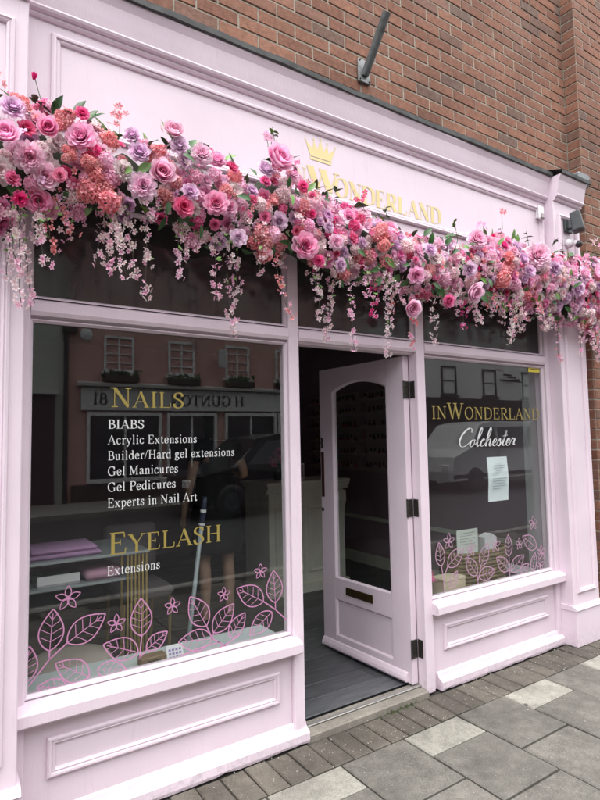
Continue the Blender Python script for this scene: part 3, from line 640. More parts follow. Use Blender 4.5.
# ---- lettering on the window panes (vinyl on the outer face)
YD = -.0012; pL, pR = panes['L'], panes['R']
GD, WV = M['gold_dull'], M['white_vinyl']
text('lettering', 'NAILS', .123, .440, 1.572, .066, YD, GD, pL, thick=.15, thin=.05, sizes={0: 1.2})
text('lettering', 'BIABS', .112, .262, 1.483, .036, YD, WV, pL, thick=.16)
text('lettering', 'Acrylic Extensions', .112, .499, 1.419, .036, YD, WV, pL, thick=.125, thin=.055)
text('lettering', 'Builder/Hard gel extensions', .112, .683, 1.355, .036, YD, WV, pL, thick=.125, thin=.055)
text('lettering', 'Gel Manicures', .112, .411, 1.292, .036, YD, WV, pL, thick=.125, thin=.055)
text('lettering', 'Gel Pedicures', .112, .400, 1.228, .036, YD, WV, pL, thick=.125, thin=.055)
text('lettering', 'Experts in Nail Art', .112, .498, 1.164, .036, YD, WV, pL, thick=.125, thin=.055)
text('lettering', 'EYELASH', .117, .613, .975, .072, YD, GD, pL, thick=.15, thin=.05, sizes={0: 1.2})
text('lettering', 'Extensions', .112, .330, .894, .037, YD, WV, pL, thick=.125, thin=.055)
text('lettering', 'INWONDERLAND', 1.986, 3.055, 1.532, .074, YD, GD, pR, thick=.13, thin=.05, sizes={2: 1.3})
def script(s, x0, x1, z0, cap, y, m, parent):
    mb = MB(); tw = sum(SCRIPT[c][0] for c in s); sx = (x1-x0)/(tw+.15); x = 0; k = 0
    for c in s:
        for st in SCRIPT[c][1]:
            pp = crom(st, 7)
            ribbon(mb, pp, lambda d, t: .028+.07*max(0, abs(d.y*.9+d.x*.42) if d.y < 0 else abs(d.y)*.35)**1.3, (x0+x*sx, z0), (sx, cap), y-.00005*(k % 9), .28); k += 1
        x += SCRIPT[c][0]
    return mb.build('lettering', m, parent)
script('Colchester', 2.20, 2.785, 1.358, .115, YD, WV, pR)

def stroke(mb, pts, wd, y):
    ribbon(mb, [Vector(p) for p in pts], lambda d, t: wd, (0, 0), (1, 1), y)
def leaf_decal(mb, b0, t0, k, wd, y):
    b0, t0 = Vector(b0), Vector(t0); d = t0-b0; L = d.length; u = d.normalized(); nv = Vector((-u.y, u.x)); hw = L*k
    prof = lambda t: hw*math.sin(math.pi*t**.82)**.9 if 0 < t < 1 else 0
    side = lambda s: [b0+u*L*t/14+nv*s*prof(t/14) for t in range(15)]
    stroke(mb, side(1), wd, y); stroke(mb, side(-1), wd, y-.00005); stroke(mb, [b0, b0+u*L*.9], wd*.62, y-.0001)
    for i, t in enumerate((.22,.4,.58,.74)):
        q = b0+u*L*t
        for s in (1, -1): stroke(mb, [q, q+u*L*.13+nv*s*prof(min(t+.13,.95))*.88], wd*.5, y-.00015-.00002*i)
def flower_decal(mb, c, r, wd, y):
    c = Vector(c)
    for k in range(5):
        a = k*2*math.pi/5+.3; u = Vector((math.cos(a), math.sin(a))); nv = Vector((-u.y, u.x))
        for s in (1, -1): stroke(mb, [c+u*r*(.12+.88*t/6)+nv*s*r*.24*math.sin(math.pi*(t/6)**.8) if t < 6 else c+u*r for t in range(7)], wd, y-.00004*k)
    mb.add([(c.x+r*.14*math.cos(a*.785), y-.0003, c.y+r*.14*math.sin(a*.785)) for a in range(8)], [tuple(range(8))])
LL = [(-0.097,0.648,-0.085,0.8),(-0.035,0.665,0.107,0.748),(0.047,0.52,-0.076,0.598),(-0.183,0.551,-0.165,0.68),(-0.034,0.5,-0.139,0.527),(0.077,0.539,0.191,0.512),(0.252,0.632,0.249,0.783),(0.238,0.57,0.099,0.63),(0.272,0.572,0.361,0.629),(0.539,0.616,0.463,0.754),(0.572,0.58,0.673,0.688),(0.566,0.556,0.41,0.574),(0.651,0.543,0.729,0.638),(0.827,0.671,0.688,0.753),(0.891,0.655,0.883,0.805),(0.871,0.616,0.751,0.533)]
ST = [[(-0.167,0.538),(-0.097,0.618),(-0.097,0.648)],[(-0.097,0.618),(-0.035,0.665)],[(0.243,0.541),(0.252,0.632)],[(0.243,0.546),(0.272,0.572)],[(0.639,0.505),(0.566,0.556),(0.539,0.616)],[(0.955,0.56),(0.89,0.623),(0.827,0.671)],[(0.89,0.623),(0.891,0.655)],[(0.566,0.556),(0.572,0.58)],[(.60,.535),(.50,.528),(.42,.515)],[(.70,.545),(.64,.52),(.60,.512)]]
FL = [((-0.033,0.832),.048),((0.15,0.701),.038),((0.384,0.728),.037),((0.624,0.737),.033),((0.813,0.811),.036)]
for q in LL: b = MB(); leaf_decal(b, q[:2], q[2:], .29, .0052, YD); b.build('leaf_decal', M['pink_vinyl'], pL)
for s in ST: b = MB(); stroke(b, s, .0056, YD-.0004); b.build('stem_decal', M['pink_vinyl'], pL)
for c, r in FL: b = MB(); flower_decal(b, c, r, .0036, YD); b.build('flower_decal', M['pink_vinyl'], pL)
LR = [(2.024,0.666,2.01,0.805),(2.077,0.659,2.225,0.747),(2.336,0.57,2.238,0.689),(2.374,0.617,2.452,0.751),(2.352,0.56,2.509,0.575),(2.653,0.642,2.655,0.781),(2.647,0.556,2.527,0.651),(2.667,0.545,2.811,0.63),(2.951,0.662,2.806,0.753),(2.897,0.512,2.935,0.631),(2.762,0.515,2.86,0.568),(2.09,.53,2.16,.62)]
SR = [[(2.041,0.52),(2.041,0.585),(2.024,0.666)],[(2.042,0.599),(2.077,0.659)],[(2.344,0.51),(2.336,0.57)],[(2.344,0.538),(2.374,0.617)],[(2.654,0.51),(2.653,0.642)],[(3.05,0.59),(2.991,0.624),(2.951,0.662)]]
FR = [((2.096,0.802),.05),((2.286,0.731),.05),((2.525,0.73),.05),((2.768,0.709),.04),((2.928,0.829),.05),((3.005,0.622),.055),((2.984,0.541),.05)]
for q in LR: b = MB(); leaf_decal(b, q[:2], q[2:], .27, .0064, YD); b.build('leaf_decal', M['pink_vinyl_soft'], pR)
for s in SR: b = MB(); stroke(b, s, .0066, YD-.0004); b.build('stem_decal', M['pink_vinyl_soft'], pR)
for c, r in FR: b = MB(); flower_decal(b, c, r, .005, YD); b.build('flower_decal', M['pink_vinyl_soft'], pR)
# sticker in the top right corner of the right window, notice taped inside
b = MB(); b.box(2.955, 3.082, -.0016, -.0004, 1.862, 1.898, 0)
stk = b.build('sticker', mat('yellow_sticker', (.70,.60,.08), .5), pR)
MB().box(2.98, 3.06, -.0022, -.0018, 1.880, 1.884).build('sticker_print', M['black'], stk)
nb = MB(); nx, nz = 9, 10
vs = []
for i in range(nx+1):
    for j in range(nz+1): vs.append((2.505+.205*i/nx, .021+.006*math.sin(i*.7)*(j/nz)**2+.004*math.cos(j*.6), 1.0+.286*j/nz))
nb.add(vs, [(i*(nz+1)+j, (i+1)*(nz+1)+j, (i+1)*(nz+1)+j+1, i*(nz+1)+j+1) for i in range(nx) for j in range(nz)])
notice = tag(nb.build('paper_notice', mat('pale_blue_paper', (.80,.85,.89), .7), None, True), 'pale blue paper notice taped inside the right window', 'paper notice')
b = MB()
for k, (a, c) in enumerate([(.06,.14),(.045,.16),(.05,.155),(.07,.135),(.04,.10),(.03,.175),(.03,.17),(.03,.16),(.03,.172),(.03,.12)]):
    z = 1.245-.016*k-(.02 if k > 4 else 0); b.box(2.505+a, 2.505+c, .0085, .0095, z, z+.003)
b.build('printed_lines', mat('print_ink', (.25,.3,.36), .7), notice)

# ------------------------------------------------------------------ fixtures on the front
fp = thing('flagpole_bracket', 'short grey metal flagpole tube on a square plate bolted to the brick wall', 'pole bracket')
b = MB(); b.cbox(1.498, 1.585, .002, .016, 3.462, 3.60, .003); b.build('mounting_plate', M['galv'], fp)
for dx in (1.508, 1.575):
    for dz in (3.475, 3.588):
        MB().lathe([(.005,0),(.005,.006),(.003,.008)], (0,0,0), 6).build('bolt', M['iron'], fp, loc=(dx, .002, dz)).rotation_euler = (R(90), 0, 0)
p0, p1 = Vector((1.541, .0, 3.505)), Vector((1.533, -.205, 3.745))
b = MB(); b.tube([p0, p1], .0235, 20, cap=False); b.tube([p1, p0], .0195, 20, cap=False); d = (p1-p0).normalized()
b.tube([p1, p1-d*.002], [.0235,.0195], 20, cap=False); b.build('pole_tube', M['pipe'], fp, True)

fl = thing('floodlight', 'dark grey security floodlight fixed to the top of the right pilaster', 'floodlight')
b = MB(); b.cbox(3.255, 3.345, -.15, -.131, 2.87, 2.96, .004); b.build('back_plate', M['darkgrey'], fl)
b = MB(); b.add([(-.052,-.05,-.082),(.052,-.05,-.082),(.052,.045,-.082),(-.052,.045,-.082),(-.058,-.05,.085),(.058,-.05,.085),(.05,.03,.085),(-.05,.03,.085)], [(0,3,2,1),(4,5,6,7),(0,1,5,4),(1,2,6,5),(2,3,7,6),(3,0,4,7)])
hd = b.build('lamp_head', M['darkgrey'], fl); hd.scale = (.82,.82,.85); hd.location = (3.295, -.205, 2.925); hd.rotation_euler = (R(-10), R(0), R(22))
bv = hd.modifiers.new('b', 'BEVEL'); bv.width = .012; bv.segments = 2
MB().box(-.044, .044, -.0535, -.0505, -.072, .07).build('lamp_glass', mat('lamp_glass', (.20,.23,.23), .15), hd)
MB().tube([(3.30,-.151,2.90),(3.30,-.19,2.885),(3.30,-.21,2.90)], .011, 8).build('bracket', M['darkgrey'], fl)
sc_ = thing('security_camera', 'white dome security camera with black eye under the floodlight', 'security camera')
b = MB(); b.lathe([(.033,0),(.033,.022),(.027,.038),(.015,.043)], (0,0,0), 18); o = b.build('housing', M['white_plastic'], sc_, True); o.location = (3.295, -.131, 2.79); o.rotation_euler = (R(90), 0, 0)
b = MB()
for q in range(1):
    pr = [(.0005,-.025)]+[(.025*math.cos(R(a)), .025*math.sin(R(a))) for a in range(-75, 90, 15)]+[(.0005,.025)]
    b.lathe(pr, (0,0,0), 16)
o = b.build('camera_eye', M['black'], sc_, True); o.location = (3.315, -.205, 2.772)
b = MB(); b.tube([(3.297,-.18,2.788),(3.315,-.205,2.775)], .018, 10); b.build('stalk', M['white_plastic'], sc_, True)
al = thing('motion_sensor', 'small white motion sensor at the right end of the fascia', 'sensor')
b = MB(); b.cbox(3.028, 3.088, -.10, -.0795, 2.935, 3.035, .012); o = b.build('sensor_body', M['white_plastic'], al)
MB().cbox(3.035, 3.082, -.079, -.0606, 2.95, 3.02, .003).build('sensor_mount', M['white_plastic'], al)
MB().cbox(3.037, 3.08, -.108, -.1005, 2.942, 2.975, .006).build('sensor_lens', mat('smoked_lens', (.30,.25,.26), .3), al)
dp = thing('drainpipe_shoe', 'grey drainpipe foot low on the brick pier at the right edge', 'drainpipe')
b = MB(); b.tube([(3.72,-.14,.62),(3.72,-.14,.2),(3.70,-.17,.13)], .035, 12, cap=False); b.build('pipe', mat('grey_pvc', (.3,.34,.34), .5), dp, True)
MB().cbox(3.675, 3.765, -.18, -.091, .38, .41, .004).build('pipe_clip', mat('grey_pvc_clip', (.26,.3,.3), .5), dp)

# ------------------------------------------------------------------ the flower garland
PM = {
 'lilac': petal_mat('lilac_petals', (.56,.22,.50), (.76,.46,.70), (.88,.68,.84), .012),
 'rose': petal_mat('pink_rose_petals', (.66,.06,.26), (.92,.24,.52), (.96,.55,.75), .010),
 'pale': petal_mat('pale_pink_petals', (.80,.27,.50), (.95,.50,.70), (.97,.74,.86), .010),
 'hot': petal_mat('hot_pink_petals', (.52,.02,.15), (.84,.09,.30), (.93,.28,.50), .010),
 'coral': petal_mat('coral_petals', (.60,.11,.16), (.84,.30,.34), (.93,.54,.55), .008),
 'white': petal_mat('blush_white_petals', (.76,.36,.44), (.90,.70,.74), (.94,.88,.87), .010),
 'red': petal_mat('deep_red_petals', (.25,.01,.03), (.42,.03,.07), (.55,.10,.14), .01),
}
M['leaf_d'] = mat('dark_leaf', (.045,.12,.035), .45, noise=.4, nscale=40, var=.4, spec=.4)
M['leaf_l'] = mat('bright_leaf', (.15,.28,.06), .45, noise=.3, nscale=40, var=.35, spec=.4)
M['stem'] = mat('dark_stem', (.045,.035,.02), .7)
M['stem_g'] = mat('green_stem', (.05,.09,.03), .6)
M['stamen'] = mat('stamen', (.55,.42,.12), .7)
M['core'] = mat('garland_mesh', (.03,.04,.022), .9, noise=.5, nscale=50)

def petal(mb, th, L, wid, a0, a1, r0, rnd, ruffle=0, nu=4, nv=4, mi=0, cup=.0, tlo=0, thi=1):
    """petal growing from the axis: a0..a1 = lean from the axis (radians) at base and tip"""
    prof = []; rho, z = r0, 0
    for j in range(nv+1):
        t = j/nv; prof.append((rho, z)); a = a0+(a1-a0)*(t**1.3); rho += math.sin(a)*L/nv; z += math.cos(a)*L/nv
    vs = []; ts = []
    for j in range(nv+1):
        t = j/nv; ww = wid*(.32+.68*math.sin(math.pi*min(1, .12+.62*t)))*(1-.42*max(0, t-.82)/.18)
        for i in range(nu+1):
            s = -1+2*i/nu; rr = max(prof[j][0], .012*L); da = min(1.25, ww/2/max(rr, L*.22))*s
            rad = rr*(1-.10*abs(s)**2*cup); zz = prof[j][1]-(L*.10*abs(s)**2.2 if t > .75 else 0)*(1-cup)+ruffle*L*t*t*math.sin(i*2.3+rnd*9+j)
            rad += ruffle*L*t*t*math.cos(i*1.9+rnd*7)*.8
            vs.append((rad*math.cos(th+da), rad*math.sin(th+da), zz)); ts.append(tlo+(thi-tlo)*(.12+.88*t))
    n = nu+1
    mb.add(vs, [(j*n+i, j*n+i+1, (j+1)*n+i+1, (j+1)*n+i) for j in range(nv) for i in range(nu)], mi, ts)
def rose_mesh(name, m, rings, seed, ruffle=.012):
    rg = random.Random(seed); mb = MB()
    for k, (n, L, wid, a0, a1, r0) in enumerate(rings):
        off = rg.uniform(0, 6.28); lo = .0 if k == 0 else .05*k
        for i in range(n):
            petal(mb, off+2*math.pi*i/n+rg.uniform(-.15,.15), L*rg.uniform(.92,1.07), wid*rg.uniform(.9,1.1), a0+rg.uniform(-.06,.06), a1+rg.uniform(-.12,.12), r0*rg.uniform(.85,1.15), rg.random(), ruffle, cup=.6, tlo=lo, thi=min(1, .55+.12*k))
    return mb.mesh(name, m, True)
OPEN_ROSE = [(3,.34,.20,.02,.10,.02),(4,.38,.26,.06,.22,.045),(5,.42,.32,.14,.36,.07),(6,.45,.38,.26,.55,.09),(7,.48,.42,.42,.80,.105),(8,.50,.46,.60,1.08,.11),(8,.50,.48,.82,1.45,.11),(8,.50,.48,1.05,1.9,.10)]
PEONY = [(6,.38,.18,.05,.25,.02),(8,.44,.22,.12,.42,.05),(10,.48,.25,.25,.62,.07),(11,.50,.28,.42,.85,.08),(12,.52,.30,.62,1.15,.09),(12,.52,.34,.85,1.5,.09),(10,.52,.38,1.1,2.0,.09)]
BALL = [(3,.42,.36,.1,-.1,.06),(4,.50,.46,.25,-.05,.09),(5,.56,.56,.42,.05,.11),(6,.58,.62,.62,.22,.12),(6,.58,.62,.9,.55,.10)]
BUD = [(3,.50,.40,.15,-.15,.05),(4,.56,.50,.32,-.20,.07),(4,.58,.54,.45,-.05,.08)]
CARN = [(7,.34,.18,.0,.3,.02),(9,.42,.20,.2,.55,.03),(11,.46,.22,.45,.9,.04),(11,.48,.24,.8,1.35,.04)]
ME = {}
for k in range(3):
    for nm in ('lilac','rose','hot','pale'): ME['rose', nm, k] = rose_mesh('rose', PM[nm], OPEN_ROSE, 10*k+hash(nm) % 7 if False else 10*k+len(nm))
    for nm in ('pale','lilac','white'): ME['peony', nm, k] = rose_mesh('peony', PM[nm], PEONY, 31*k+len(nm), .05)
    for nm in ('pale','lilac','rose','white'): ME['ball', nm, k] = rose_mesh('peony_ball', PM[nm], BALL, 53*k+len(nm), .015)
    for nm in ('hot','pale','rose','coral'): ME['carn', nm, k] = rose_mesh('carnation', PM[nm], CARN, 71*k+len(nm), .10)
for nm in ('rose','hot','pale'): ME['bud', nm, 0] = rose_mesh('rose_bud', PM[nm], BUD, 91, .01)
def floret(mb, c, ax, r, mi, rg, npet=5, centre=1):
    q = Vector(ax).normalized().to_track_quat('Z', 'Y').to_matrix(); c = Vector(c); spin = rg.uniform(0, 6.28)
    for k in range(npet):
        a = spin+2*math.pi*k/npet; lift = rg.uniform(.15, .5); w_ = .52 if npet == 5 else .62
        u = Vector((math.cos(a), math.sin(a), 0)); v = Vector((-math.sin(a), math.cos(a), 0)); z = Vector((0,0,1))
        P_ = [u*.08, u*.55+v*w_*.62+z*lift*.5, u*1.0+v*w_*.34+z*lift*.7, u*.95+z*lift*.78, u*1.0-v*w_*.34+z*lift*.7, u*.55-v*w_*.62+z*lift*.5, u*.55+z*lift*.22]
        mb.add([c+q@(p*r) for p in P_], [(0,6,1),(6,2,1),(6,3,2),(6,4,3),(6,5,4),(0,5,6)], mi, [.1,.75,1,.9,1,.75,.45])
    if centre is not None:
        mb.add([c+q@(Vector((.13*math.cos(t*2.09), .13*math.sin(t*2.09), .06))*r) for t in range(3)]+[c+q@Vector((0,0,.28*r))], [(0,1,3),(1,2,3),(2,0,3)], centre)
def cluster_mesh(nm, n, seed, fr=.26, npet=4):
    rg = random.Random(seed); mb = MB()
    for k in range(n):
        z = 1-1.35*(k+.5)/n; a = k*2.39996+rg.uniform(-.3,.3); s = math.sqrt(max(0, 1-z*z)); d = Vector((s*math.cos(a), s*math.sin(a), z))
        rr = rg.uniform(.72, 1.0)*.5
        floret(mb, d*rr, d+Vector((rg.gauss(0,.25), rg.gauss(0,.25), rg.gauss(0,.25))), fr*rg.uniform(.8,1.15)*.55, 0, rg, npet, 1)
    return mb.mesh('blossom_cluster', [PM[nm], M['stamen']], True)
for k in range(3):
    for nm, n, fr, npt in (('coral',48,.36,4),('pale',48,.36,5),('white',42,.38,5),('hot',44,.36,5)):
        ME['clus', nm, k] = cluster_mesh(nm, n, 100+k, fr, npt)
def leaf_mesh(m, seed):
    rg = random.Random(seed); n = 6; vs = []; wd = rg.uniform(.2,.27); droop = rg.uniform(.15,.5)
    for j in range(n+1):
        t = j/n; h = wd*math.sin(math.pi*(.04+.94*t)**.85) if j < n else .002; z = -droop*t*t; 
        wav = .02*math.sin(j*2.1+seed)
        vs += [(t, -h, z+.22*h+wav), (t, 0, z-.04*math.sin(math.pi*t)), (t, h, z+.22*h-wav)]
    fs = []
    for j in range(n):
        for i in range(2): fs.append((j*3+i, j*3+i+1, j*3+4+i, j*3+3+i))
    mb = MB(); mb.add(vs, fs); mb.tube([(-.25,0,.02),(0,0,0)], .014, 4)
    return mb.mesh('leaf', m, True)
LM = [leaf_mesh(M['leaf_d'], k) for k in range(4)]+[leaf_mesh(M['leaf_l'], k+9) for k in range(3)]

gar = thing('flower_garland', 'long garland of artificial pink, lilac, coral and white flowers across the shopfront', 'flower garland')
UP = [(-1.0,2.62),(-.6,2.66),(-0.315,2.646),(-0.253,2.656),(-0.205,2.68),(-0.122,2.675),(-0.016,2.65),(0.058,2.60),(0.134,2.64),(0.214,2.60),(0.276,2.68),(0.361,2.68),(0.45,2.69),(0.52,2.68),(0.576,2.60),(0.639,2.56),(0.706,2.64),(0.77,2.76),(0.851,2.75),(0.904,2.68),(0.988,2.63),(1.106,2.61),(1.23,2.60),(1.36,2.58),(1.461,2.55),(1.566,2.53),(1.715,2.54),(1.873,2.56),(2.04,2.57),(2.22,2.63),(2.414,2.71),(2.559,2.66),(2.715,2.66),(2.88,2.67),(3.053,2.67),(3.236,2.69),(3.571,2.77),(4.0,2.74)]
LO = [(-1.0,2.2),(-.6,2.15),(-0.306,2.14),(-0.246,2.187),(-0.182,2.174),(-0.117,2.25),(-0.048,2.238),(0.023,2.299),(0.097,2.268),(0.174,2.312),(0.254,2.288),(0.338,2.242),(0.425,2.216),(0.516,2.232),(0.611,2.257),(0.71,2.243),(0.813,2.228),(0.921,2.218),(1.035,2.202),(1.153,2.17),(1.28,2.213),(1.411,2.18),(1.551,2.198),(1.658,2.158),(1.852,2.182),(2.016,2.174),(2.193,2.225),(2.376,2.186),(2.574,2.196),(2.783,2.18),(3.008,2.19),(3.241,2.109),(3.493,2.059),(4.0,2.1)]
def interp(T, x):
    for (a, za), (b_, zb) in zip(T, T[1:]):
        if a <= x <= b_: return za+(zb-za)*(x-a)/(b_-a)
    return T[0][1] if x < T[0][0] else T[-1][1]
X0g, X1g = -.62, 3.62
def surf(x, t, k=1.0):
    """point on the garland's rounded front: t -1 bottom .. 1 top, k depth factor"""
    u, l = interp(UP, x), interp(LO, x); zc = (u+l)/2; h = (u-l)/2
    y = -.10-.23*k*math.sqrt(max(0, 1-(t*.92)**2))
    return Vector((x, y, zc+h*t*.94)), Vector((random.gauss(0,.28), -1.0*math.sqrt(max(.05, 1-t*t))-.25, t*.8)).normalized()
# dark mesh core that carries the stems
b = MB(); n = 60; rings = []
vs = []
for i in range(n+1):
    x = X0g+.06+(X1g-X0g-.12)*i/n; u, l = interp(UP, x), interp(LO, x); zc = (u+l)/2+.0; h = (u-l)/2*.62
    for k in range(8):
        a = k*math.pi/4; vs.append((x, -.135-.085*math.cos(a)+random.gauss(0,.008), zc+h*math.sin(a)+random.gauss(0,.012)))
b.add(vs, [(i*8+k, i*8+(k+1) % 8, i*8+8+(k+1) % 8, i*8+8+k) for i in range(n) for k in range(8)])
b.build('core', M['core'], gar, True)
NAME = {'rose':'rose','peony':'peony','ball':'peony_ball','carn':'carnation','clus':'blossom_cluster','bud':'rose_bud'}
placed = []
def put(kind, nm, p, nrm, d, v=None):
    k = (random.randrange(3) if kind != 'bud' else 0) if v is None else v
    o = link(NAME[kind], ME[kind, nm, k], gar)
    q = Vector(nrm).to_track_quat('Z', 'Y') @ Euler((0, 0, random.uniform(0, 6.28))).to_quaternion()
    o.matrix_world = Matrix.LocRotScale(Vector(p), q, Vector((d, d, d)))
    return o
KEY = [('l',-0.285,2.547,0.08),('p',-0.306,2.435,0.079),('f',-0.233,2.38,0.094),('b',-0.179,2.497,0.055),('r',-0.075,2.503,0.099),('h',-0.065,2.594,0.05),('h',-0.139,2.345,0.048),('c',-0.283,2.295,0.053),('l',0.135,2.506,0.082),('l',0.109,2.568,0.067),('l',0.292,2.578,0.078),('p',0.272,2.629,0.07),('k',0.026,2.349,0.145),('k',0.2,2.548,0.084),('f',0.15,2.379,0.105),('h',0.312,2.337,0.078),('l',0.335,2.40,0.071),('r',0.443,2.379,0.097),('l',0.555,2.263,0.074),('p',0.745,2.644,0.114),('l',0.688,2.593,0.078),('h',0.678,2.528,0.051),('r',0.884,2.285,0.116),('l',1.084,2.23,0.07),('h',0.959,2.229,0.054),('h',0.868,2.547,0.054),('f',1.046,2.328,0.074),('k',0.693,2.272,0.128),('k',1.351,2.414,0.124),('r',1.567,2.25,0.092),('l',1.664,2.403,0.073),('l',1.966,2.343,0.089),('f',2.064,2.541,0.113),('k',2.303,2.395,0.165),('l',2.463,2.488,0.085),('l',2.517,2.416,0.079),('l',2.782,2.47,0.102),('f',3.14,2.491,0.101),('l',3.045,2.376,0.106),('h',1.819,2.151,0.075),('p',2.001,2.224,0.1),('p',1.539,2.079,0.081),('f',2.62,2.539,0.155),('p',3.306,2.517,0.11),('c',0.517,2.541,0.058),('k',-0.121,2.555,0.077),('k',-0.104,2.433,0.063),('k',-0.019,2.419,0.093),('f',0.384,2.568,0.088),('p',0.22,2.443,0.084),('k',-0.263,2.58,0.06),('c',-0.258,2.236,0.053),('c',1.142,2.36,0.066)]
KT = {'l':('rose','lilac',.92),'p':('ball','pale',1.15),'f':('peony','pale',.95),'b':('ball','rose',1.25),'r':('rose','rose',.95),'h':('rose','hot',.95),'c':('carn','hot',1.2),'k':('clus','coral',1.0)}
for t, x, z, d in KEY:
    kind, nm, s = KT[t]
    u, l = interp(UP, x), interp(LO, x); tt = max(-.95, min(.95, (z-(u+l)/2)/((u-l)/2)))
    nrm = Vector((random.gauss(-.12,.22), -1, tt*.45+random.gauss(.05,.15))).normalized()
    if t == 'k':
        for q in range(5):
            a = q*2.4+x*9; off = Vector((math.cos(a)*d*.36, random.uniform(-.02,.02), math.sin(a)*d*.36)) if q else Vector((0, 0, 0))
            put('clus', 'coral' if q != 3 else 'pale', Vector((x, -.33+.03*tt*tt, z))+off-nrm*d*.2, (nrm+off*3).normalized(), d*random.uniform(.48,.62))
        placed.append((x, z, d*.5)); continue
    put(kind, nm, Vector((x, -.345+.03*tt*tt, z))-nrm*d*.25, nrm, d*s*1.04); placed.append((x, z, d*.5))
# filling flowers, several layers
FILL = [('clus','coral',.07,22),('clus','pale',.07,46),('clus','white',.07,40),('clus','hot',.07,18),('rose','lilac',.08,30),('rose','rose',.085,18),('rose','pale',.085,18),('ball','pale',.07,12),('ball','lilac',.065,10),('peony','pale',.09,16),('peony','white',.085,12),('peony','lilac',.085,8),('carn','hot',.055,26),('carn','pale',.055,18),('carn','coral',.05,14),('rose','hot',.055,20)]
rg = random.Random(5)
todo = [(k, m_, d) for k, m_, d, c in FILL for _ in range(int(c*1.8))]
rg.shuffle(todo)
N = len(todo); done = []
for i, (k, m_, d) in enumerate(todo):
    best = None
    for tr in range(14):
        x = X0g+(X1g-X0g)*((i+rg.random()*3)/N % 1) if tr < 7 else rg.uniform(X0g, X1g)
        t = rg.uniform(-.93, .93)
        if m_ == 'white' and t > .35: t -= .7
        p, nn = surf(x, t, rg.uniform(.80, 1.02))
        dd = min([ (Vector((p.x, p.z))-Vector((a, c))).length/(r_+d*.5) for a, c, r_ in placed+done] or [9])
        if best is None or dd > best[0]: best = (dd, p, nn)
    dd, p, nn = best
    d *= rg.uniform(.64, 1.06)
    if dd < .6: p.y += .035                         # crowded spot: tuck it behind its neighbours
    put(k, m_, p-nn*d*.2, nn, d); done.append((p.x, p.z, d*.5))
# leaves, mostly dark, in ones and twos between the flowers
for i in range(255):
    x = rg.uniform(X0g, X1g); t = rg.choice([rg.uniform(-1,1), rg.uniform(.55,1.0), rg.uniform(-1.0,-.6)])
    p, nn = surf(x, t, rg.uniform(.9, 1.16)); s = rg.uniform(.04, .075)
    lm = LM[rg.randrange(4)] if rg.random() < .74 else LM[4+rg.randrange(3)]
    d = Vector((rg.gauss(0,.8), rg.gauss(-.45,.4), t*.7+rg.gauss(.1,.6))).normalized()
    zz = (nn+Vector((rg.gauss(0,.35), 0, rg.gauss(.25,.35)))).normalized(); zz = (zz-d*zz.dot(d)).normalized(); yx = zz.cross(d)
    q = Matrix((d, yx, zz)).transposed().to_quaternion()
    o = link('leaf', lm, gar); o.matrix_world = Matrix.LocRotScale(p, q, Vector((s, s, s)))
for nm, cnt_ in (('pale', 330), ('white', 420), ('coral', 200), ('hot', 210), ('lilac', 110)):
    mb = MB()
    for k in range(cnt_):
        x = rg.uniform(X0g, X1g); t = rg.uniform(-1.06, 1.03) if nm != 'white' else rg.uniform(-1.14, .7); t = t*1.0
        p, nn = surf(x, max(-1, min(1, t)), rg.uniform(.86, 1.10)); p.z += (t-max(-1, min(1, t)))*.2
        if any((p.x-a)**2+(p.z-c)**2 < (r2*1.12)**2 for a, c, r2 in placed): continue
        if mnoise.noise(Vector((p.x*5+7*len(nm), cnt_*.13, p.z*6))) < -.02: continue
        for q in range(rg.choice((1,2,3))):
            floret(mb, p+Vector((rg.gauss(0,.011), rg.gauss(0,.008), rg.gauss(0,.011))), nn+Vector((rg.gauss(0,.5), 0, rg.gauss(0,.5))), rg.uniform(.0085,.0165), 0, rg, rg.choice((4,5,5)), 1)
    o = mb.build('small_blossoms', [PM[nm], M['stamen']], gar, True); o['kind'] = 'stuff'
# sprays that stick up above the outline, with a bud, small blossoms or leaves at the tip
for x, z, kind in [(-.215,2.725,'bud'),(.085,2.67,'coral'),(.28,2.69,'coral'),(.76,2.83,'leaf'),(.73,2.77,'pale'),(.86,2.70,'hot'),(1.27,2.63,'hot'),(1.43,2.60,'leaf'),(1.95,2.63,'leaf'),(2.38,2.79,'coral'),(2.2,2.68,'pale'),(2.62,2.71,'leaf'),(2.93,2.73,'leaf'),(3.4,2.78,'white'),(3.5,2.78,'pale'),(-.33,2.67,'coral'),(1.12,2.64,'leaf'),(3.02,2.73,'leaf')]:
    u = interp(UP, x); base = Vector((x+random.gauss(0,.02), -.22, u-.12)); tip = Vector((x, -.26, z)); mid = (base+tip)/2+Vector((.015,-.015,0))
    mb = MB(); mb.tube([base, mid, tip], .0016, 5, 0)
    if kind not in ('leaf', 'bud'):
        for k in range(9): floret(mb, tip+Vector((random.gauss(0,.018), random.gauss(0,.016), random.gauss(-.008,.018))), (random.gauss(0,.6), -.8, random.gauss(.3,.5)), random.uniform(.012,.017), 1, rg, 5, 0)
    mb.build('flower_spray', [M['stem_g'], PM[kind if kind in PM else 'pale']], gar, True)
    if kind == 'bud':
        put('bud', 'hot', tip-Vector((0,0,.022)), (.1,-.35,1), .042)
    for k in range(5 if kind == 'leaf' else 3):
        s = random.uniform(.032,.05); d = Vector((random.gauss(0,1), random.gauss(-.5,.5), random.uniform(.0,.9))).normalized()
        o = link('leaf', random.choice(LM if kind == 'leaf' else LM[:5]), gar); o.matrix_world = Matrix.LocRotScale(base.lerp(tip, random.uniform(.55,1.0) if kind == 'leaf' else random.uniform(.35,.6)), d.to_track_quat('X','Z'), Vector((s,s,s)))
